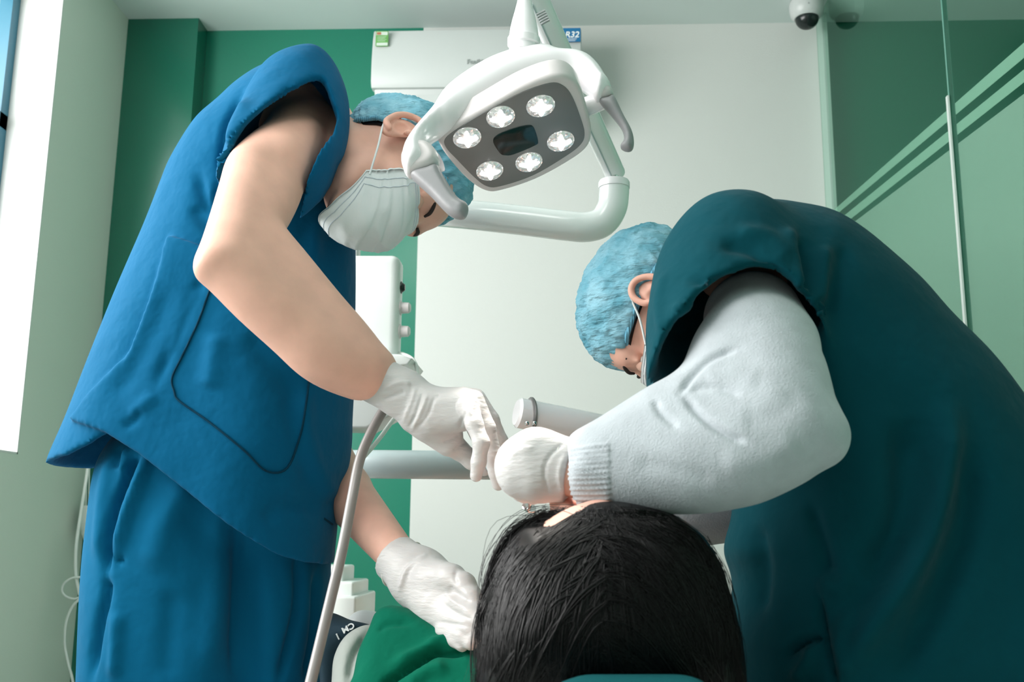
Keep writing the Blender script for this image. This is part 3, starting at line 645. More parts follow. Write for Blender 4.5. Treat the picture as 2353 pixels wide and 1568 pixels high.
for nm, x0_, y0_, x1_, y1_, d0, d1 in (('upper_box', 700, 1302, 789, 1352, 2.46, 2.6), ('middle_box', 700, 1338, 812, 1400, 2.42, 2.62), ('lower_box', 700, 1372, 818, 1700, 2.38, 2.64)):
    a = P(x0_, y1_, d0); b = P(x1_, y0_, d0); obj(nm, box((a[0], d0, max(a[2], 0)), (b[0], d1, b[2]), 0.006), 'plastic', sp)

# ------------------------------------------------------------------ people: shared pieces
from mathutils import noise as mnoise
def person(label, me, origin, material):
    o = bpy.data.objects.new('person', me); COL.objects.link(o); me.name = 'body'; me.materials.append(M[material])
    me.transform(Matrix.Translation(-Vector(origin))); o.location = origin; o['label'] = label; o['category'] = 'person'; return o
class Head:
    def __init__(s, px, py, d, F, U, sc=1.0):
        s.H = P(px, py, d); F = vvec(px, py, F); U = vvec(px, py, U); U = _n(U-F*np.dot(U, F)); s.F, s.U, s.R = F, U, np.cross(F, U); s.sc = sc
    def p(s, r, f, u): return s.H+(s.R*r+s.F*f+s.U*u)*s.sc
    def d(s, r, f, u): return _n(s.R*r+s.F*f+s.U*u)
    def e(s, c, r): return Ell(s.p(*c), (s.R, s.F, s.U), tuple(x*s.sc for x in r))
    def c(s, a, b, r1, r2=None): return Cap(s.p(*a), s.p(*b), r1*s.sc, (r2 or r1)*s.sc)
    def prims(s):
        L = [s.e((0, -.012, .030), (.073, .093, .086)), s.e((0, .026, -.028), (.061, .062, .070)), s.e((0, .042, -.078), (.046, .042, .030)),
             s.c((-.012, .078, -.100), (.012, .078, -.100), .017), s.c((-.034, .073, .034), (.034, .073, .034), .018), s.e((0, .050, .055), (.055, .040, .035)),
             (s.c((0, .086, .022), (0, .112, -.022), .009, .013), .008), (s.c((-.012, .098, -.028), (.012, .098, -.028), .009), .006),
             (s.c((-.020, .086, -.060), (.020, .086, -.060), .009), .008), (s.c((-.015, .086, -.070), (.015, .086, -.070), .009), .006)]
        for g in (-1, 1): L += [s.e((g*.042, .052, -.018), (.024, .028, .022)), (s.c((g*.020, .083, .017), (g*.042, .078, .016), .0065), .004), (s.c((g*.020, .083, -.002), (g*.042, .077, .000), .0055), .004)]
        return L
    def sockets(s): return [s.e((g*.031, .104, .008), (.016, .018, .009)) for g in (-1, 1)]
    def features(s, root):
        for g in (-1, 1):
            e = obj('eye', lathe([(math.sin(a)*.0118*s.sc, math.cos(a)*.0118*s.sc) for a in np.linspace(0, math.pi, 14)], s.p(g*.031, .0785, .008), s.F, 24), 'eye_white', root, 'white of the eye with dark iris')
            obj('eyelid', s.lid(g), 'skin', root)
            obj('iris', lathe([(math.sin(a)*.0060*s.sc, math.cos(a)*.0030*s.sc) for a in np.linspace(0, math.pi/2, 8)], s.p(g*.031, .0876, .0045), s.d(0, 1, -.18), 20), 'eye_dark', e)
            obj('eyebrow', tube([s.p(g*.014, .0945, .026), s.p(g*.024, .0950, .031), s.p(g*.038, .0885, .034), s.p(g*.050, .0780, .029)], [.0022*s.sc, .0032*s.sc, .0028*s.sc, .001*s.sc], 10, 6, rb=0.8, wdir=s.F), 'brow', root)
    def lid(s, g):
        V = []; F = []; n, m = 16, 10
        for lay, R_ in ((0, .0133), (1, .0122)):
            for up in (0, 1):
                for i in range(n+1):
                    th_ = math.radians(-85+170*i/n)
                    for j in range(m+1):
                        lo = 16 if not up else 14; lo *= math.cos(th_); ph = math.radians((lo-12+(95-lo)*j/m) if up else -(lo-2+(85-lo)*j/m))
                        V.append(s.p(g*.031+R_*math.sin(th_)*math.cos(ph), .0785+R_*math.cos(th_)*math.cos(ph), .008+R_*math.sin(ph)))
        B = (n+1)*(m+1)
        for q in range(4):
            for i in range(n):
                for j in range(m): a = q*B+i*(m+1)+j; F.append((a, a+1, a+m+2, a+m+1))
        return mesh_from(V, F)
    def ear(s, g, root, material):
        c = lambda a, b, k: (g*(.076+a), -.012+b, -.006+k)
        L = [s.e(c(.004, -.002, 0), (.007, .017, .027)), s.e(c(.002, .004, -.020), (.006, .009, .012))]
        rim = [(.012*math.cos(a)*1.5, .030*math.sin(a)) for a in np.radians([-60, -20, 20, 60, 95, 130, 160, 190, 215, 240])]
        pts = [c(.012, -x*1.0 if True else x, z+.002) for x, z in [(-.010, -.004), (-.016, .010), (-.010, .026), (.002, .032), (.014, .027), (.021, .012), (.020, -.004), (.013, -.018), (.004, -.028), (-.006, -.026)]]
        pts = [tuple(q) for q in crom(pts, 4)]
        for a, b in zip(pts[:-1], pts[1:]): L.append((s.c(a, b, .0042), .002))
        sub = [s.e(c(.012, .002, -.002), (.008, .010, .013)), s.e(c(.013, -.006, .016), (.005, .008, .008))]
        v = Vol(*bounds([q[0] if isinstance(q, tuple) else q for q in L]), .0016)
        for q in L: v.add(*(q if isinstance(q, tuple) else (q, .005)))
        for q in sub: v.sub(q, .003)
        return obj('ear', v.mesh(2), material, root)
    def dome(s, k0, puff, tmax, seg=150, rings=60, crump=0.0, seed=0, inner=0.003, tilt=(-.47, .88)):
        a = np.array([0, *tilt]); a /= np.linalg.norm(a); e1 = np.array([1., 0, 0]); e2 = np.cross(a, e1); V = []; F = []
        rad = np.array([.075, .095, .088]); c0 = np.array([0, -.012, .030])
        for layer in (0, 1):
            for i in range(rings+1):
                t = tmax*i/rings; w = i/rings
                for k in range(seg):
                    ph = 2*math.pi*k/seg; dr = a*math.cos(t)+(e1*math.cos(ph)+e2*math.sin(ph))*math.sin(t)
                    q = Vector(dr*3.1+seed); n1 = mnoise.noise(q*1.1); n2 = 1-abs(mnoise.noise(Vector((dr[0]*6+seed, dr[1]*6, dr[2]*2.4))))*2; n3_ = 1-abs(mnoise.noise(q*4.5))*2
                    edge = min(1, (1-w)*5); pf = puff*(math.sin(min(1, w*1.15)*math.pi*0.5)**0.7)*min(1, (1-w)*3.2)**0.6+0.25*puff*(1-w)
                    rib = crump*0.5*math.sin(ph*38+3*n1)*math.exp(-((1-w)/0.12)**2)
                    m = k0+pf*(1+.45*n1)+crump*(.9*n2+.5*n3_)*edge*0.5+rib
                    r_ = dr*rad*(m); L_ = c0+r_*(1-(inner/.085 if layer else 0)); V.append(s.p(*L_))
        N = (rings+1)*seg
        for i in range(rings):
            for k in range(seg):
                k2 = (k+1) % seg; q = (i*seg+k, (i+1)*seg+k, (i+1)*seg+k2, i*seg+k2); F.append(q); F.append(tuple(N+x for x in q[::-1]))
        for k in range(seg): k2 = (k+1) % seg; F.append((rings*seg+k, N+rings*seg+k, N+rings*seg+k2, rings*seg+k2))
        rimp = [np.array(V[(rings)*seg+k]) for k in range(0, seg, 3)]
        return mesh_from(V, F), rimp
    def cap_on(s, root, k0=1.045, puff=.17, crump=.05, tmax=1.72, seed=3, tilt=(-.47, .88)):
        me, rim = s.dome(k0, puff, tmax, crump=crump, seed=seed, tilt=tilt); c = obj('surgical_cap', me, 'cap', root)
        obj('elastic_band', tube(rim+[rim[0]], .0035*s.sc, 8, 2), 'cap_band', c)
        me, _ = s.dome(1.012, 0.0, tmax+.07, 80, 30, tilt=tilt); obj('hair', me, 'hair', root); return c
    def mask_on(s, root, w0=.077, w1=.063, seed=1):
        us = [.014, -.004, -.022, -.045, -.070, -.098, -.118, -.128]; fs = [.101, .112, .128, .131, .126, .114, .098, .078]
        nu, nr = 60, 60; V = []
        def pt(i, j, lay):
            b = i/nu; u = .012+(-.128-.012)*b; fc = float(np.interp(-u, [-x for x in us], fs)); w = w0+(w1-w0)*b
            r = w*(2*j/nr-1); rn = abs(2*j/nr-1); fsd = .055-.006*b
            f = .005+fc-(fc-fsd)*rn**2.6
            if u > -.010: f += -.012*max(0, 1-abs(abs(r)-.030)/.022)*max(0, (u+.010)/.024)
            pl = sum(.0016*math.tanh((b-c)*90) for c in (.30, .48, .66))*(1-abs(2*j/nr-1)**4)
            nz = .0022*mnoise.noise(Vector((r*42+seed, u*60, 1.7)))+.002*(1-abs(mnoise.noise(Vector((r*25+u*40, u*25-r*20+seed, 4.2))))*3)
            rs = abs(2*j/nr-1)**1.8; u = u*(1-rs)+(.002+(-.078-.002)*b)*rs
            return s.p(r, f+pl+nz-(.0022 if lay else 0), u+.004*math.cos(math.pi*(2*j/nr-1))*(1 if b < .5 else -1)*abs(b-.5)*2)
        for lay in (0, 1):
            for i in range(nu+1):
                for j in range(nr+1): V.append(pt(i, j, lay))
        N = (nu+1)*(nr+1); F = []; ix = lambda i, j: i*(nr+1)+j
        for i in range(nu):
            for j in range(nr): q = (ix(i, j), ix(i+1, j), ix(i+1, j+1), ix(i, j+1)); F.append(q[::-1]); F.append(tuple(N+x for x in q))
        loop = [ix(0, j) for j in range(nr)]+[ix(i, nr) for i in range(nu)]+[ix(nu, j) for j in range(nr, 0, -1)]+[ix(i, 0) for i in range(nu, 0, -1)]
        for a, b in zip(loop, loop[1:]+loop[:1]): F.append((a, b, N+b, N+a))
        mk = obj('face_mask', mesh_from(V, F), 'mask', root)
        for e in (0.04, 0.075):
            jj = int(nr*e) or 2; ii = int(nu*e) or 2
            ring = [pt(ii, j, 0) for j in range(jj, nr-jj+1, 3)]+[pt(i, nr-jj, 0) for i in range(ii, nu-ii+1, 3)]+[pt(nu-ii, j, 0) for j in range(nr-jj, jj-1, -3)]+[pt(i, jj, 0) for i in range(nu-ii, ii-1, -3)]
            obj('stitching', tube([q+s.F*.0004 for q in ring+[ring[0]]], .0007, 6, 1), 'mask_seam', mk)
        for g in (-1, 1):
            a = pt(int(nu*.93), nr-1 if g > 0 else 1, 0); b = pt(int(nu*.06), nr-1 if g > 0 else 1, 0)
            obj('ear_loop', tube([a, (a*0.45+s.p(g*.082, -.014, -.034)*.55)+s.R*g*.002, s.p(g*.0835, -.022, -.030), s.p(g*.084, -.034, -.004), s.p(g*.083, -.026, .020), s.p(g*.082, -.008, .030), (b+s.p(g*.081, -.010, .024))/2+s.R*g*.003, b], .0016, 8, 6), 'mask', mk)
        return mk
def cut(poly_px, anchors, sub=1):
    return Slab(poly_px, anchors, 1, 1, smooth=0, sub=sub, cut=True)

# ------------------------------------------------------------------ left man, standing and bending to the right
FA = [(700, 300, 1.60), (300, 1000, 1.60), (800, 1000, 1.60)]; PA = Plane2(FA)
hA = Head(890, 396, 1.52, (.30, -.75, .60), (.894, 0.0, -.447), 1.08)
arm_out = [(690, 290), (600, 300), (530, 350), (508, 410), (487, 480), (464, 550), (449, 585), (447, 603), (458, 622), (482, 640), (510, 668), (560, 718), (640, 790), (700, 846), (760, 882), (830, 908), (855, 912), (900, 870), (893, 838), (870, 815), (830, 764), (770, 695), (705, 615), (655, 555), (647, 545), (647, 545), (668, 510), (688, 465), (700, 420), (715, 370), (730, 320)]
armA = Slab(arm_out, [(660, 300, 1.42), (470, 600, 1.20), (870, 870, 1.30)], 0.040, 0.042, smooth=1.5)
wr = P(872, 868, 1.300)
bodyA = hA.prims()+[Cap(hA.p(0, -.022, -.055), P(735, 300, 1.62), .052, .062), Cap(P(700, 300, 1.62), P(640, 420, 1.60), .085, .11, .14, .13), Cap(P(640, 420, 1.60), P(520, 850, 1.60), .11, .12, .13, .13),
    Cap(P(520, 850, 1.60), P(450, 1120, 1.61), .11, .10, .12, .105), (armA, .01), Cap(P(700, 300, 1.52), P(640, 380, 1.37), .058, .052),
    Cap(wr, P(930, 925, 1.295), .025, .021), Cap(P(930, 925, 1.295), P(1060, 950, 1.285), .018),
    Cap(P(720, 330, 1.74), P(742, 1030, 1.74), .055, .045), Cap(P(742, 1030, 1.74), P(790, 1130, 1.66), .044, .045), Cap(P(790, 1130, 1.66), P(925, 1292, 1.50), .045, .028), Cap(P(925, 1292, 1.50), P(1010, 1370, 1.45), .026),
    Cap(P(400, 1180, 1.58), P(385, 1800, 1.57), .085, .06), Cap(P(385, 1800, 1.57), P(380, 2300, 1.57), .06, .04), Cap(P(600, 1180, 1.68), P(640, 1800, 1.67), .06, .05), Cap(P(640, 1800, 1.66), P(640, 2230, 1.66), .06, .04)]
v = Vol(*bounds([q[0] if isinstance(q, tuple) else q for q in bodyA]), 0.004)
for q in bodyA: v.add(*(q if isinstance(q, tuple) else (q, .012)))
for q in hA.sockets(): v.sub(q, .005)
man = person('man in blue scrubs standing at left, bent over the patient with bare arms', v.mesh(3), tuple(P(480, 2350, 1.58)*[1, 1, 0]), 'skin')
hA.features(man); hA.ear(1, man, 'skin_pale'); hA.ear(-1, man, 'skin_pale'); hA.cap_on(man, seed=3, tilt=(-.62, .78), tmax=1.78, crump=.09); hA.mask_on(man)

torso = [(690, 157), (740, 166), (772, 190), (792, 228), (800, 300), (806, 400), (812, 520), (812, 700), (806, 850), (800, 960), (799, 1010), (790, 1075), (768, 1125), (762, 1160), (765, 1200), (757, 1288), (752, 1420), (752, 1420), (20, 1420), (20, 1420), (70, 1250), (135, 1066), (180, 960), (230, 830), (290, 680), (350, 540), (385, 450), (410, 390), (465, 302), (520, 252), (560, 215), (620, 177)]
TS = Slab(torso, PA, 0.165, 0.15, smooth=1.5); TB = Slab(torso, PA, 0.178, 0.15, smooth=1.5, grow=.003)
SL = Slab([(600, 172), (690, 148), (760, 176), (797, 245), (800, 320), (778, 392), (738, 442), (700, 478), (650, 515), (590, 545), (510, 520), (494, 420), (503, 360), (528, 295), (555, 235)], [(690, 200, 1.47), (510, 390, 1.345), (770, 380, 1.42)], 0.088, 0.085, smooth=1.5)
cS = cut([(494, 404), (508, 397), (560, 352), (600, 332), (640, 313), (700, 276), (726, 269), (750, 311), (764, 329), (752, 367), (720, 412), (692, 466), (745, 440), (800, 372), (950, 372), (950, 0), (300, 0), (300, 404)], SL.pl)
cA = cut([(-50, -100), (1000, -100), (1000, 1040), (420, 1040), (352, 1012), (300, 1042), (245, 1062), (190, 1068), (100, 1078), (-50, 1078)], PA)
cB = cut([(470, 605), (600, 650), (760, 790), (830, 860), (900, 900), (900, 1288), (757, 1297), (728, 1289), (690, 1273), (600, 1206), (520, 1140), (470, 1101), (420, 1062), (345, 1015), (250, 985), (300, 934), (385, 862), (398, 845), (430, 760), (452, 690)], PA)
cL = cut([(-300, 860), (1200, 860), (1200, 2200), (-300, 2200)], PA)
v = Vol(*bounds([TS, SL]), 0.0042); g = v.all_axes(); th = .012
fT = TS(*g); fS = SL(*g); hs = cS(*g)
f = smin(fT, np.maximum(fS, hs), .014); f = np.maximum(f, -np.maximum(fS+th, hs))
f = np.maximum(f, -np.maximum(fT+th, cL(*g))); f = np.maximum(f, cA(*g))
fB = TB(*g); fB = np.maximum(np.maximum(fB, -(fB+.020)), cB(*g))
v.f = smin(f, fB, .002).astype(np.float32)
me = v.mesh(3); del fT, fS, fB, hs, f
folds(me, [([(555, 215), (520, 290), (512, 340), (505, 400)], -.010, 9), ([(575, 222), (535, 290), (520, 350)], .006, 12), ([(600, 330), (660, 250), (735, 190)], .005, 14), ([(560, 330), (620, 260), (680, 190)], -.005, 14), ([(690, 262), (720, 230), (735, 200)], .004, 10),
    ([(512, 405), (500, 450), (480, 480), (462, 440), (455, 390)], -.007, 14), ([(440, 470), (470, 510), (490, 530)], -.006, 16), ([(350, 900), (400, 780), (440, 690), (470, 630)], -.006, 12), ([(375, 840), (420, 730), (460, 650)], .005, 10),
    ([(760, 440), (725, 520), (720, 620)], .005, 18), ([(790, 350), (775, 450), (760, 560)], -.004, 16), ([(500, 760), (490, 830), (480, 900)], .006, 26), ([(560, 760), (640, 850), (700, 930)], -.006, 30),
    ([(705, 870), (700, 1000), (740, 1100), (770, 1150)], .006, 22), ([(660, 900), (690, 1020), (720, 1120)], -.005, 22), ([(250, 930), (330, 800), (400, 640)], -.004, 26), ([(300, 960), (330, 930), (360, 905)], .004, 14), ([(280, 985), (310, 965), (325, 940)], -.004, 9),
    ([(600, 1200), (660, 1160), (740, 1170)], -.004, 20)])
top = obj('scrub_top', me, 'scrub_blue', man)
seamline([(482, 665), (455, 740), (420, 815), (395, 868), (400, 900), (412, 922), (480, 970), (560, 1035), (612, 1083), (660, 1076), (690, 1000), (703, 930), (712, 860)], top, .0016, 'pocket_seam', 'seam', top)
seamline([(520, 385), (570, 338), (640, 302), (700, 262)], top, .0009, 'sleeve_seam', 'seam', top)
seamline([(745, 1192), (760, 1203), (764, 1206)], top, .0016, 'vent_seam', 'seam', top)

tr = [Slab([(560, 960), (350, 990), (262, 1035), (226, 1100), (208, 1220), (196, 1350), (187, 1568), (180, 1800), (230, 2360), (520, 2360), (570, 1800), (575, 1568), (565, 1250)], [(380, 1200, 1.575), (380, 1568, 1.565), (560, 1300, 1.58)], .115, .11, smooth=1.5),
      Slab([(480, 980), (745, 1100), (760, 1300), (757, 1400), (745, 1568), (735, 1800), (700, 2240), (580, 2240), (540, 1800), (520, 1500)], [(640, 1300, 1.67), (640, 1568, 1.66), (760, 1400, 1.68)], .13, .10, smooth=1.5),
      Cap(P(430, 1080, 1.60), P(620, 1130, 1.61), .12, .10, .135, .13)]
me = blob(tr, .006, .03, 3)
folds(me, [([(318, 1040), (295, 1090), (268, 1160), (250, 1240), (242, 1330)], -.016, 8), ([(350, 1030), (320, 1100), (290, 1180), (262, 1290)], .010, 12), ([(242, 1330), (244, 1365), (225, 1450), (208, 1568)], -.012, 9), ([(275, 1030), (262, 1080)], -.006, 7), ([(290, 1030), (280, 1090)], .005, 7),
    ([(255, 1050), (235, 1150), (225, 1300)], .006, 14), ([(545, 1150), (542, 1300), (535, 1568)], -.007, 12), ([(500, 1150), (500, 1350), (470, 1568)], .008, 30), ([(440, 1100), (380, 1200), (340, 1320)], .008, 34), ([(420, 1050), (470, 1080), (530, 1120)], -.006, 14),
    ([(684, 1270), (684, 1400), (640, 1568)], -.010, 10), ([(728, 1300), (722, 1450), (700, 1568)], -.008, 8), ([(270, 1400), (262, 1568)], .008, 14), ([(265, 1290), (285, 1285)], -.006, 8), ([(400, 1350), (380, 1568)], -.005, 30)])
obj('trousers', me, 'scrub_trousers', man)
for px, d in ((385, 1.57), (640, 1.66)):
    b = P(px, 2300, d); b[2] = 0.045
    obj('shoe', blob([Cap(b+[-.06, 0, 0], b+[.14, 0, -.008], .042, .034, .042, .034)], .006, .01, 2), 'plastic_grey', man)

def glove(prims, vx, root, k=.006, cutp=None, ring=None, rr=.0022, creases=()):
    v = Vol(*bounds([q[0] if isinstance(q, tuple) else q for q in prims]), vx)
    for q in prims: v.add(*(q if isinstance(q, tuple) else (q, k)))
    if cutp is not None:
        o, n = cutp; v.keep(lambda X, Y, Z: (X-o[0])*n[0]+(Y-o[1])*n[1]+(Z-o[2])*n[2])
    me = v.mesh(2)
    if creases: folds(me, creases)
    gl = obj('glove', me, 'glove', root)
    if ring: 
        c, ax, ra, rbb, w = ring; a = _n(ax); u = _n(np.array(w)-a*np.dot(w, a)); s = np.cross(a, u)
        obj('cuff_roll', tube([c+s*ra*math.cos(t)+u*rbb*math.sin(t)+a*.003*math.sin(3*t+1) for t in np.linspace(0, 2*math.pi, 36)], rr, 8, 1), 'glove_roll', gl)
    return gl
def chain(pts, r):
    return [Cap(P(*a), P(*b), ra, rb) for a, b, ra, rb in zip(pts[:-1], pts[1:], r[:-1], r[1:])]
# raised right hand
w0 = P(865, 872, 1.300); axw = _n(P(950, 935, 1.293)-w0)
tA = -_n(ray(1000, 940))
hand = [Cap(P(845, 862, 1.30), P(925, 905, 1.295), .0325, .032, .027, .027, w=tA), Cap(P(925, 905, 1.295), P(985, 940, 1.288), .031, .029, .026, .026, w=tA), Cap(P(985, 940, 1.288), P(1066, 926, 1.285), .0285, .021, .030, .034, w=tA),
    Cap(P(1000, 965, 1.288), P(1072, 955, 1.280), .022, .020, .028, .030, w=tA), Cap(P(960, 955, 1.30), P(1030, 1020, 1.312), .026, .017), Cap(P(985, 975, 1.30), P(1040, 1000, 1.31), .021, .014)]
hand += [(q, .005) for q in chain([(1078, 935, 1.252), (1090, 975, 1.236), (1106, 1018, 1.232), (1100, 1062, 1.238), (1094, 1094, 1.244)], [.0135, .0108, .0100, .0092, .0078])]
hand += [(q, .004) for q in chain([(1088, 922, 1.268), (1118, 985, 1.262), (1132, 1045, 1.268), (1141, 1085, 1.276), (1145, 1113, 1.282)], [.0145, .0118, .0112, .0103, .0086])]
hand += [(q, .004) for q in chain([(1092, 918, 1.292), (1126, 965, 1.298), (1148, 1015, 1.306), (1155, 1060, 1.31), (1156, 1090, 1.312)], [.0145, .0120, .0112, .0100, .0085])]
hand += [(q, .004) for q in chain([(1085, 922, 1.312), (1112, 968, 1.330), (1136, 1020, 1.336), (1143, 1060, 1.336)], [.0135, .0112, .0102, .0085])]
hand += [(q, .006) for q in chain([(1010, 995, 1.312), (1052, 1032, 1.325), (1085, 1058, 1.330), (1112, 1078, 1.330)], [.0175, .0135, .0122, .0098])]
cr = [([(938, 985), (955, 950), (972, 900)], -.0022, 4), ([(946, 990), (966, 950), (984, 902)], .0018, 4), ([(925, 975), (945, 925), (955, 890)], .002, 5), ([(880, 895), (920, 880), (945, 885)], .0028, 6), ([(870, 920), (915, 905), (930, 900)], -.0025, 6), ([(960, 985), (985, 950), (1000, 905)], -.0015, 4),
    ([(1075, 960), (1085, 930), (1080, 905)], .0025, 9), ([(1055, 985), (1064, 960), (1072, 945)], -.0022, 4), ([(1015, 1018), (1040, 1008), (1058, 998)], -.002, 4), ([(1040, 1040), (1056, 1026), (1075, 1018)], -.0016, 4), ([(1000, 920), (1010, 905)], -.001, 4)]
glA = glove(hand, .0017, man, .008, (w0+axw*(-.004), axw*-1), (w0+axw*(-.003), axw, .0335, .0285, tA), .0020, cr)
# lowered left hand
w1 = P(930, 1302, 1.495); ax1 = _n(P(1000, 1370, 1.45)-w1); t1_ = -_n(ray(1000, 1360))
hand = [Cap(P(912, 1285, 1.50), P(965, 1330, 1.475), .036, .038, .030, .030, w=t1_), Cap(P(965, 1330, 1.475), P(1020, 1378, 1.445), .044, .043, .027, .027, w=t1_), Cap(P(1020, 1378, 1.445), P(1062, 1420, 1.41), .040, .036, .025, .023, w=t1_),
    (Cap(P(990, 1325, 1.45), P(1040, 1328, 1.42), .024, .019), .012)]
hand += [(q, .006) for q in chain([(1030, 1328, 1.42), (1066, 1345, 1.405), (1085, 1375, 1.39), (1098, 1402, 1.38)], [.018, .0165, .0145, .012])]
hand += [(q, .005) for q in chain([(1052, 1392, 1.40), (1085, 1412, 1.375), (1112, 1432, 1.36)], [.0155, .0135, .0115])]
hand += [(q, .005) for q in chain([(1050, 1425, 1.395), (1078, 1440, 1.372), (1092, 1462, 1.365)], [.0150, .013, .011])]
hand += [(q, .004) for q in chain([(1040, 1445, 1.395), (1066, 1462, 1.375), (1082, 1478, 1.365)], [.0138, .0118, .0100])]
hand += [(q, .004) for q in chain([(1020, 1450, 1.405), (1046, 1470, 1.385), (1062, 1484, 1.375)], [.0120, .0105, .0088])]
cr = [([(1030, 1345), (1050, 1365), (1085, 1385)], -.003, 6), ([(1020, 1360), (1045, 1385), (1075, 1400)], .002, 5), ([(1015, 1385), (1050, 1410), (1085, 1425)], -.002, 5), ([(1005, 1430), (1045, 1435), (1080, 1440)], -.002, 5), ([(915, 1365), (935, 1310), (985, 1272)], .003, 6), ([(1050, 1310), (1045, 1330), (1052, 1345)], -.002, 5)]
glove(hand, .0020, man, .012, (w1+ax1*(-.022), ax1*-1), (w1+ax1*(-.006), ax1, .0375, .0315, t1_), .0020, cr)

# ------------------------------------------------------------------ right man, seated with his back to us
PB = Plane2([(1700, 700, 1.22), (2200, 1000, 1.22), (1800, 1400, 1.20)])
hB = Head(1532, 720, 1.40, (-.20, -.95, .14), (-.92, .18, -.30), 1.0)
sweat = [(1700, 700), (1640, 740), (1602, 792), (1585, 830), (1570, 868), (1540, 892), (1500, 912), (1440, 950), (1380, 988), (1328, 1016), (1312, 1028), (1306, 1075), (1314, 1130), (1328, 1160), (1400, 1164), (1500, 1167), (1600, 1166), (1700, 1150), (1760, 1132), (1850, 1088), (1900, 1052), (1928, 1032), (1932, 1000), (1926, 950), (1912, 880), (1890, 810), (1850, 750), (1790, 700)]
PSW = Plane2([(1740, 760, 1.06), (1900, 1000, .97), (1320, 1090, 1.06)])
SW = Slab(sweat, PSW, .056, .062, smooth=1.5, sub=6)
bodyB = hB.prims()+[Cap(hB.p(0, -.022, -.055), P(1640, 640, 1.30), .052, .062), Cap(P(1660, 640, 1.25), P(1880, 790, 1.22), .07, .085, .08, .09), Cap(P(1880, 790, 1.22), P(2060, 1200, 1.22), .085, .11, .09, .10), Cap(P(2060, 1200, 1.22), P(2130, 1600, 1.22), .11, .13, .10, .12),
    Cap(P(1740, 740, 1.10), P(1840, 960, 1.02), .038, .034), Cap(P(1840, 960, 1.02), P(1330, 1085, 1.06), .034, .026), Cap(P(1330, 1085, 1.06), P(1245, 1065, 1.07), .026, .022),
    Cap(P(1690, 700, 1.36), P(1750, 1150, 1.40), .045, .04), Cap(P(1750, 1150, 1.40), P(1480, 1200, 1.34), .038, .026), Cap(P(1480, 1200, 1.34), P(1400, 1195, 1.30), .024),
    Cap(P(2060, 1720, 1.16), P(1700, 1760, 1.0), .075, .055), Cap(P(1700, 1760, 1.0), (P(1700, 1760, 1.0)*[1, 1, 0])+[0, 0, .07], .05, .035), Cap(P(2080, 1720, 1.34), P(1760, 1760, 1.42), .075, .055), Cap(P(1760, 1760, 1.42), (P(1760, 1760, 1.42)*[1, 1, 0])+[0, 0, .07], .05, .035)]
v = Vol(*bounds(bodyB), 0.004)
for q in bodyB: v.add(q, .012)
for q in hB.sockets(): v.sub(q, .005)
man2 = person('man in dark teal scrubs and grey sweater seated at right with his back turned', v.mesh(3), tuple(P(2080, 1700, 1.22)*[1, 1, 0]), 'skin')
hB.features(man2); hB.ear(-1, man2, 'skin_pale'); hB.ear(1, man2, 'skin_pale'); hB.cap_on(man2, k0=1.04, puff=.13, crump=.09, tmax=1.74, seed=11, tilt=(-.26, .95)); hB.mask_on(man2, seed=5)
torso2 = [(1487, 800), (1488, 720), (1502, 650), (1532, 562), (1590, 503), (1650, 485), (1740, 481), (1800, 488), (1880, 505), (1950, 545), (2020, 602), (2090, 666), (2150, 735), (2230, 815), (2290, 890), (2353, 985), (2450, 1170), (2510, 1400), (2500, 1640), (2400, 1800), (2000, 1830), (1740, 1800), (1690, 1640), (1676, 1500), (1690, 1340), (1668, 1262), (1690, 1160), (1660, 1050), (1600, 960), (1500, 930)]
TS = Slab(torso2, PB, .165, .15, smooth=1.5)
SL = Slab([(1487, 800), (1490, 700), (1515, 590), (1580, 510), (1670, 488), (1760, 505), (1830, 560), (1872, 650), (1890, 760), (1905, 860), (1880, 980), (1700, 1000), (1530, 960), (1492, 880)], [(1620, 560, 1.14), (1600, 850, 1.05), (1860, 750, 1.08)], .085, .085, smooth=1.5)
cS = cut([(1470, 865), (1492, 864), (1520, 824), (1580, 777), (1650, 742), (1700, 724), (1760, 727), (1820, 750), (1860, 776), (1888, 802), (2000, 860), (2100, 400), (1300, 300), (1300, 865)], SL.pl)
v = Vol(*bounds([TS, SL], zmin=.30), 0.0045); g = v.all_axes()
fT = TS(*g); fS = SL(*g); hs = cS(*g)
f = smin(fT, np.maximum(fS, hs), .016); f = np.maximum(f, -np.maximum(fS+th, hs-.003)); f = np.maximum(f, -(SW(*g)-.004))
v.f = f.astype(np.float32); me = v.mesh(3); del fT, fS, hs, f
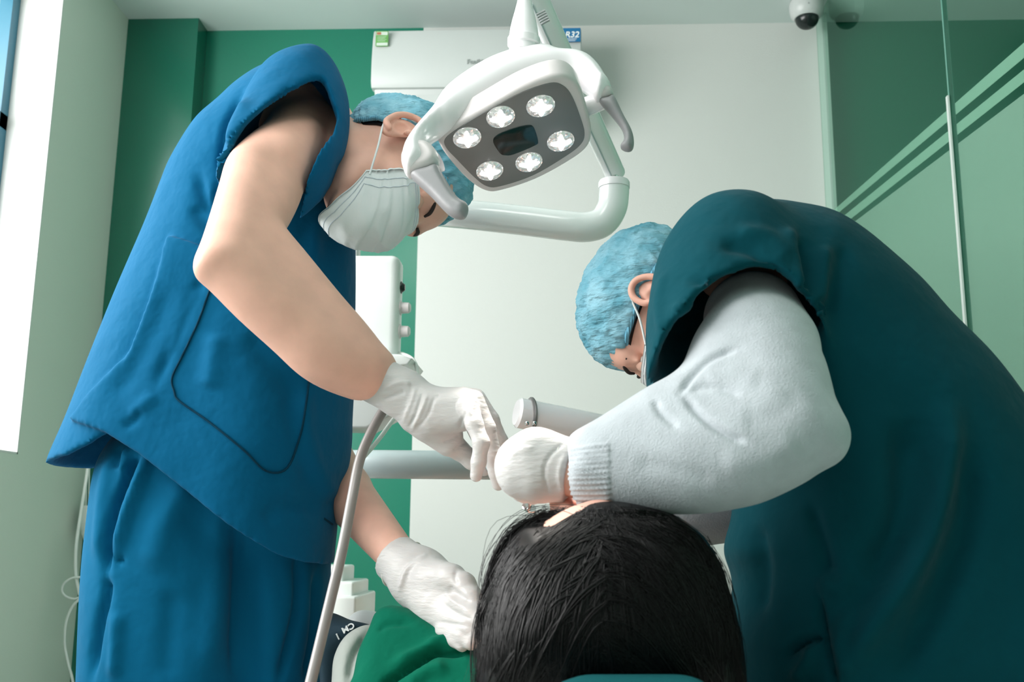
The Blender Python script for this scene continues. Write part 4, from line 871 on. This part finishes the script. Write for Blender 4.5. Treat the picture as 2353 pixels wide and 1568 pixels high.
folds(me, [([(1835, 540), (1850, 600), (1865, 680), (1880, 780)], -.012, 14), ([(1800, 520), (1835, 590), (1850, 680)], .006, 16), ([(1900, 560), (1885, 640), (1880, 700)], .007, 18), ([(1940, 560), (1925, 640), (1900, 740)], -.005, 18), ([(1650, 560), (1730, 575), (1800, 640)], -.006, 16), ([(1690, 530), (1770, 545), (1820, 600)], .004, 16),
    ([(1570, 640), (1650, 650), (1760, 680), (1790, 700)], -.005, 14), ([(1540, 720), (1600, 700), (1700, 690)], .004, 14), ([(1550, 770), (1580, 760), (1600, 735)], -.004, 10), ([(1525, 780), (1512, 700), (1530, 620)], .003, 10),
    ([(2180, 900), (2175, 1050), (2140, 1200), (2080, 1330), (2000, 1450), (1940, 1568)], .014, 34), ([(2080, 950), (2085, 1100), (2060, 1230), (1990, 1350)], -.012, 44), ([(2230, 1000), (2220, 1200), (2140, 1400), (2060, 1568)], -.010, 40),
    ([(1878, 1362), (1888, 1420), (1898, 1470), (1910, 1520), (1925, 1600)], -.009, 7), ([(1895, 1462), (1850, 1475), (1800, 1510)], -.009, 8), ([(1880, 1330), (1920, 1350), (1960, 1320)], .006, 20), ([(1950, 1400), (1930, 1480), (1945, 1568)], .005, 20), ([(1870, 1480), (1850, 1530), (1820, 1568)], .006, 14),
    ([(1860, 1150), (1890, 1250), (1905, 1330)], -.006, 16), ([(1730, 1200), (1750, 1300), (1740, 1420)], -.008, 20)])
obj('scrub_top', me, 'scrub_teal', man2)
seamline([(1510, 805), (1580, 752), (1650, 718), (1740, 700), (1820, 722), (1870, 752)], man2.children[-1], .0010, 'sleeve_seam', 'seam', man2.children[-1])
# sweater sleeve with ribbed cuff
v = Vol(*bounds([SW]), .0022); v.add(SW, 0); v.add(Cap(P(1730, 735, 1.11), P(1762, 800, 1.07), .055), .02); v.add(Cap(P(1880, 985, .985), P(1895, 1000, .98), .022), .02)
cw = P(1318, 1092, 1.06); v.sub(Cap(cw+_n(P(1200, 1090, 1.06)-cw)*.03, P(1360, 1090, 1.06), .030, .028), .002)
me = v.mesh(2)
fl = [([(1560, 905), (1590, 862), (1635, 822), (1700, 800)], -.0040, 8), ([(1565, 905), (1610, 955), (1665, 995), (1720, 1020)], -.0040, 9), ([(1580, 895), (1640, 890), (1710, 910)], -.0025, 10), ([(1500, 915), (1520, 950), (1560, 985)], -.0025, 9), ([(1620, 880), (1680, 860), (1750, 880)], .0015, 26), ([(1700, 960), (1780, 950), (1850, 900)], -.0015, 30), ([(1650, 1070), (1750, 1060), (1840, 1010)], .0020, 30), ([(1450, 1060), (1550, 1080), (1650, 1110)], -.0015, 22)]
for k in range(12):
    y = 1034+k*11.2; fl.append(([(1308+abs(6-k)*.8, y), (1350, y-2-(6-k)*.6), (1398, y-5-(6-k)*1.2)], .0024, 3.0, 1))
folds(me, fl)
obj('sweater_sleeve', me, 'sweater', man2)
v = Vol(*bounds([Cap(P(1760, 1150, 1.40), P(1500, 1200, 1.34), .05)]), .004); v.add(Cap(P(1760, 1150, 1.40), P(1500, 1200, 1.34), .050, .040), 0)
obj('sweater_sleeve', v.mesh(2), 'sweater', man2)
# his left hand, a closed fist holding an instrument downwards
tB = -_n(ray(1235, 1065))
hand = [Cap(P(1335, 1085, 1.058), P(1285, 1080, 1.062), .0295, .031, .026, .026, w=tB), Cap(P(1292, 1078, 1.062), P(1232, 1062, 1.070), .033, .0345, .027, .030, w=tB), Cap(P(1232, 1062, 1.07), P(1200, 1070, 1.075), .0345, .030, .030, .028, w=tB), Cap(P(1232, 1100, 1.07), P(1200, 1095, 1.075), .026, .024, .030, .028, w=tB)]
hand += [(q, .005) for q in chain([(1196, 1040, 1.085), (1175, 1045, 1.100), (1178, 1085, 1.115), (1195, 1120, 1.12)], [.0135, .0120, .0110, .0095])]
hand += [(q, .005) for q in chain([(1205, 1025, 1.10), (1180, 1050, 1.125), (1185, 1100, 1.135), (1205, 1140, 1.14)], [.013, .0118, .0108, .009])]
hand += [(q, .005) for q in chain([(1196, 1075, 1.075), (1182, 1100, 1.092), (1198, 1130, 1.105), (1222, 1140, 1.11)], [.013, .0115, .0105, .009])]
hand += [(q, .005) for q in chain([(1210, 1105, 1.070), (1205, 1128, 1.085), (1225, 1142, 1.095)], [.012, .0105, .009])]
hand += [(q, .006) for q in chain([(1265, 1050, 1.10), (1225, 1085, 1.13), (1205, 1125, 1.135)], [.015, .0125, .010])]
wB = P(1318, 1085, 1.059); axB = _n(P(1240, 1066, 1.068)-wB)
cr = [([(1262, 1140), (1250, 1090), (1262, 1050), (1300, 1015)], -.0016, 4), ([(1295, 1140), (1285, 1090), (1300, 1040)], .0016, 5), ([(1170, 1050), (1195, 1035), (1230, 1030)], .0012, 6)]
glove(hand, .0018, man2, .010, (wB+axB*.002, axB*-1), (wB+axB*.018, axB, .0325, .0275, tB), .0016, cr)
tf = -_n(ray(1440, 1195))
hand = [Cap(P(1480, 1200, 1.335), P(1400, 1195, 1.30), .030, .036, .02, .02, w=tf)]
for k in range(4): hand += [(q, .004) for q in chain([(1395, 1180+k*16, 1.295), (1350, 1178+k*14, 1.275), (1320, 1188+k*10, 1.25)], [.012, .0105, .0085])]
hand += [(q, .005) for q in chain([(1440, 1175, 1.31), (1400, 1165, 1.27), (1365, 1178, 1.245)], [.014, .012, .0095])]
glove(hand, .0025, man2, .008)
# slim instrument in the fist
iT = thing('dental_instrument', 'slim steel dental instrument held below the right gloved fist', 'instrument', tuple(P(1215, 1130, 1.125)))
obj('shaft', tube([P(1222, 1085, 1.105), P(1217, 1165, 1.145)], .0022, 10, 1), 'chrome', iT)
obj('mirror_head', lathe([(0, -.001), (.008, -.001), (.0085, 0), (.008, .001), (0, .001)], P(1216, 1167, 1.146), _n([.3, -.6, .7]), 24), 'chrome', iT)
iH = thing('handpiece', 'small steel handpiece held under the knuckles of the raised left glove', 'instrument', tuple(P(1080, 985, 1.29)))
obj('shaft', tube([P(1074, 975, 1.29), P(1110, 1050, 1.315), P(1128, 1090, 1.325)], [.005, .0042, .003], 12, 3), 'chrome', iH)
# stool he sits on
sb = P(2080, 1700, 1.22); zb = .36
stl = thing('stool', 'round teal dental stool under the man at right', 'stool', (sb[0], sb[1], 0))
obj('seat', lathe([(0, zb-.08), (.17, zb-.08), (.19, zb-.05), (.19, zb-.015), (.17, zb), (0, zb)], (sb[0], sb[1], 0), (0, 0, 1), 48), 'chair_teal', stl)
obj('post', tube([(sb[0], sb[1], .04), (sb[0], sb[1], zb-.07)], .025, 16, 1), 'chrome', stl)
for k in range(5):
    a = 2*math.pi*k/5; obj('leg', tube([(sb[0], sb[1], .07), (sb[0]+.22*math.cos(a), sb[1]+.22*math.sin(a), .03)], .018, 10, 1), 'chrome', stl)

# ------------------------------------------------------------------ patient lying in the chair, crown towards us
hC = Head(1392, 1372, 1.055, (0, 1, 0), (0, 0, 1), 1.0)
hC.F = _n([-.42, .12, .90]); hC.U = _n(np.array([0, -1, .10])-hC.F*np.dot([0, -1, .10], hC.F)); hC.R = np.cross(hC.F, hC.U)
tc = np.array([.02, 1.34, .455])
bodyC = hC.prims()+[Cap(hC.p(0, -.02, -.06), tc+[0, -.04, 0], .052, .06), Cap(tc, tc+[-.12, .50, -.07], .15, .14, .09, .09, w=(0, 0, 1)), Cap(tc+[-.12, .50, -.07], tc+[-.2, .75, -.06], .14, .14, .09, .09, w=(0, 0, 1)),
    Cap(tc+[-.26, .74, -.06], tc+[-.38, 1.2, -.04], .08, .055), Cap(tc+[-.38, 1.2, -.04], tc+[-.46, 1.58, -.1], .055, .035), Cap(tc+[-.12, .74, -.06], tc+[-.22, 1.2, -.04], .08, .055), Cap(tc+[-.22, 1.2, -.04], tc+[-.28, 1.58, -.1], .055, .035),
    Cap(tc+[-.17, .02, -.02], tc+[-.30, .32, -.06], .05, .042), Cap(tc+[-.30, .32, -.06], tc+[-.22, .52, .0], .04, .03), Cap(tc+[.16, .02, -.02], tc+[.13, .36, -.06], .05, .042), Cap(tc+[.13, .36, -.06], tc+[.02, .52, .02], .04, .03)]
v = Vol(*bounds(bodyC), 0.0042)
for q in bodyC: v.add(q, .012)
for q in hC.sockets(): v.sub(q, .005)
pat = person('patient with dark hair lying back in the dental chair, crown of the head towards us', v.mesh(3), tuple(np.array(hC.H)*[1, 1, 0]+[0, 0, .4]), 'skin_pale')
hC.features(pat); hC.ear(-1, pat, 'skin_pale')
hair_out = [(1222, 1200), (1185, 1235), (1152, 1285), (1130, 1345), (1115, 1420), (1104, 1500), (1100, 1640), (1240, 1665), (1400, 1672), (1560, 1665), (1700, 1640), (1706, 1500), (1682, 1400), (1655, 1310), (1612, 1240), (1550, 1195), (1470, 1172), (1400, 1165), (1330, 1172), (1290, 1215), (1240, 1222)]
HB = Slab(hair_out, [(1400, 1200, 1.05), (1100, 1500, 1.02), (1700, 1500, 1.02)], .115, .10, smooth=2.0)
hv = Vol(*bounds([HB]), .004); hv.add(HB, 0); hv.add(Ell(hC.p(0, -.01, .035), (hC.R, hC.F, hC.U), (.082, .092, .094)), .02)
hv.sub(hC.e((0, .075, -.02), (.07, .05, .075)), .01)
hair = obj('hair', hv.mesh(4), 'hair', pat)
from mathutils.bvhtree import BVHTree
n = len(hair.data.vertices); co = np.zeros(n*3); hair.data.vertices.foreach_get('co', co); co = co.reshape(-1, 3)+np.array(wloc(hair))
bv = BVHTree.FromPolygons([tuple(c) for c in co], [tuple(p.vertices) for p in hair.data.polygons])
SV, SF = [], []
def strand(px_pts, off, r):
    c = crom(px_pts, 4); pts = []; last = 1.0; pl = HB.pl
    for x, y in c:
        d = Vector(_n(ray(x, y))); h = bv.ray_cast(Vector(CAM), d)
        dist = h[3] if h[0] is not None else ((pl.o-CAM)@pl.n)/(np.array(d)@pl.n)-.02
        last = last*.3+dist*.7 if pts else dist
        pts.append(CAM+np.array(d)*(last-off))
    pts = np.array(pts)
    for _ in range(2): pts[1:-1] = (pts[:-2]+2*pts[1:-1]+pts[2:])/4
    T = np.gradient(pts, axis=0); T /= np.linalg.norm(T, axis=1)[:, None]+1e-9; b0 = len(SV); n = len(pts)
    for i in range(n):
        t = CAM-pts[i]; t /= np.linalg.norm(t); s = np.cross(T[i], t); s /= np.linalg.norm(s)+1e-9; rr = r*(1 if i < n*.6 else 1-.8*(i/n-.6)/.4)
        for a in (0, 2.094, 4.189): SV.append(pts[i]+(s*math.cos(a)+t*math.sin(a))*rr)
    for i in range(n-1):
        for k in range(3): k2 = (k+1) % 3; SF.append((b0+i*3+k, b0+i*3+k2, b0+(i+1)*3+k2, b0+(i+1)*3+k))
U_ = lambda a, b: random.uniform(a, b)
for cl in range(620):
    kind = random.random(); side = -1 if random.random() < .5 else 1; w = random.random()**.85
    xe = 1385-w*(284+U_(-25, 14)) if side < 0 else 1392+w*(298+U_(-25, 14))
    if kind < .62:
        x0 = 1385+side*w*U_(55, 150)+U_(-25, 25); y0 = 1170+abs(x0-1400)*.10+U_(-4, 40)
        q1 = (x0+(xe-x0)*U_(.42, .60), y0+U_(45, 80)+40*(1-w)); q2 = (x0+(xe-x0)*U_(.80, .92), y0+U_(130, 190)+50*(1-w)); q3 = (xe+U_(-10, 10), y0+U_(270, 330))
    else:
        x0 = 1385+U_(-14, 14); y0 = 1190+U_(0, 330)
        q1 = (x0+(xe-x0)*.30, y0+U_(15, 50)); q2 = (x0+(xe-x0)*.65, y0+U_(80, 150)); q3 = (x0+(xe-x0)*.92, y0+U_(220, 300))
    q4 = (xe-side*U_(-10, 40), max(1690, q3[1]+60)); lift = U_(-.001, .006)
    for s in range(9):
        dx = random.gauss(0, 6); sp = U_(.6, 1.5)
        strand([(x0+dx*.5, y0+random.gauss(0, 5)), (q1[0]+dx, q1[1]+random.gauss(0, 6)), (q2[0]+dx*sp, q2[1]+random.gauss(0, 7)), (q3[0]+dx*1.3*sp, q3[1]+random.gauss(0, 9)), (q4[0]+dx*1.6*sp, q4[1])], lift+U_(-.001, .001), U_(.0003, .00065))
for s in range(260):       # loose hairs on the outline
    side = -1 if random.random() < .6 else 1; l = abs(random.gauss(0, .9)); t0 = U_(0, 1); g = lambda a: random.gauss(0, a)
    if side < 0: q = [(1340+g(30), 1182+g(10)), (1262-l*7+g(8), 1188-l*8+g(8)), (1190-l*15+g(8), 1232-l*10+g(8)), (1146-l*16+g(8), 1310+g(12)), (1120-l*10+g(10), 1420), (1102+g(14), 1600)]
    else: q = [(1440+g(30), 1178+g(8)), (1530+l*4+g(8), 1190-l*3+g(6)), (1606+l*8+g(8), 1250-l*4+g(8)), (1654+l*10+g(8), 1345), (1684+l*7+g(8), 1470), (1700+g(12), 1600)]
    if t0 > .5: q = q[1:] if t0 < .8 else q[2:]
    strand(q, U_(0, .008), U_(.0002, .0004))
obj('hair_strands', mesh_from(SV, SF), 'hair', hair)
# clothes seen beside the drape
sh = blob([Slab([(756, 1415), (772, 1411), (812, 1428), (866, 1443), (852, 1475), (806, 1505), (790, 1560), (790, 1640), (760, 1640), (752, 1520)], [(780, 1440, 1.58), (860, 1450, 1.55), (770, 1560, 1.55)], .05, .03)], .004, .01, 3)
slv = obj('shirt_sleeve', sh, 'navy', pat, 'navy sleeve with small white letters')
n = len(slv.data.vertices); co = np.zeros(n*3); slv.data.vertices.foreach_get('co', co); co = co.reshape(-1, 3)+np.array(wloc(slv))
bs = BVHTree.FromPolygons([tuple(c) for c in co], [tuple(q.vertices) for q in slv.data.polygons]); r__, u__, t__ = vframe(795, 1448)
for chs, tx_, ty_ in (('CM', 800, 1444), ('1', 776, 1462)):
    h = bs.ray_cast(Vector(CAM), Vector(_n(ray(tx_, ty_))))
    if h[0] is None: continue
    nn = np.array(h[1]); nn = nn if nn@t__ > 0 else -nn; uu = -(r__*.85+u__*.45); uu = _n(uu-nn*(uu@nn)); vv = np.cross(nn, uu)
    text('sleeve_text', chs, np.array(h[0])+nn*.0012, uu, vv, .0095, 'ink_white', slv, depth=.0008, bold=.0003)
sh = blob([Slab([(776, 1700), (774, 1570), (780, 1520), (803, 1476), (832, 1452), (864, 1441), (890, 1455), (880, 1560), (880, 1700)], [(820, 1480, 1.52), (860, 1450, 1.52), (800, 1560, 1.50)], .055, .05)], .004, .01, 3)
folds(sh, [([(845, 1460), (812, 1510), (800, 1568)], -.005, 8), ([(860, 1455), (835, 1520), (828, 1568)], .004, 9)])
obj('shirt', sh, 'tee_pale', pat, 'pale grey shirt body beside the drape')
me = blob([Slab([(790, 1640), (812, 1590), (824, 1530), (848, 1478), (861, 1437), (861, 1437), (900, 1421), (925, 1421), (965, 1430), (1010, 1452), (1060, 1478), (1150, 1500), (1300, 1500), (1500, 1480), (1640, 1500), (1660, 1800), (780, 1800)], [(900, 1430, 1.50), (1080, 1500, 1.46), (820, 1568, 1.44)], .07, .045)], .005, .01, 2)
folds(me, [([(1090, 1490), (1045, 1500), (1000, 1500), (960, 1525), (900, 1560), (870, 1580)], -.012, 8), ([(1080, 1480), (1010, 1480), (960, 1500), (900, 1530)], .006, 12), ([(865, 1450), (890, 1435), (950, 1432)], -.004, 7), ([(1030, 1530), (980, 1545), (930, 1580)], .006, 16), ([(1030, 1465), (1000, 1475), (985, 1470)], .004, 9)])
dr = obj('surgical_drape', me, 'drape'); tag(dr, 'green cloth drape spread over the chest of the patient', 'drape')
# dental chair
ch = thing('dental_chair', 'teal dental chair holding the patient, grey pad beside the drape', 'dental chair', (0.0, 1.7, 0))
def cushion(name, pts, w, t, m='chair_teal', label=None):
    V = []; prs = [Cap(a, b, w, w, t, t, w=(0, 0, 1)) for a, b in zip(pts[:-1], pts[1:])]; return obj(name, blob(prs, .008, .02, 2), m, ch, label)
q = P(1450, 1640, .875); obj('headrest', blob([Cap(P(1300, 1612, .865), P(1600, 1612, .865), .014, .014, .03, .03, w=(0, 1, 0)), Cap(P(1360, 1640, .90), P(1560, 1640, .90), .03, .03, .05, .05, w=(0, 1, 0))], .005, .02, 2), 'chair_teal', ch)
cushion('backrest', [tc+[.0, -.02, -.155], tc+[-.12, .52, -.21]], .19, .045)
cushion('seat', [tc+[-.13, .52, -.22], tc+[-.25, 1.0, -.20]], .20, .05)
cushion('leg_rest', [tc+[-.27, 1.0, -.19], tc+[-.40, 1.58, -.20]], .18, .04)
pd = P(850, 1430, 1.95); obj('side_pad', blob([Cap(P(835, 1447, 1.95), P(865, 1450, 1.95), .036, .034, .05, .05)], .005, .01, 2), 'pad_grey', ch, 'grey rounded pad')
cx_, cy_ = tc[0]-.12, tc[1]+.7
obj('pedestal', box((cx_-.12, cy_-.2, 0.05), (cx_+.12, cy_+.2, .27), .03), 'plastic', ch); obj('base', box((cx_-.25, cy_-.4, 0), (cx_+.25, cy_+.35, .06), .02), 'plastic', ch)
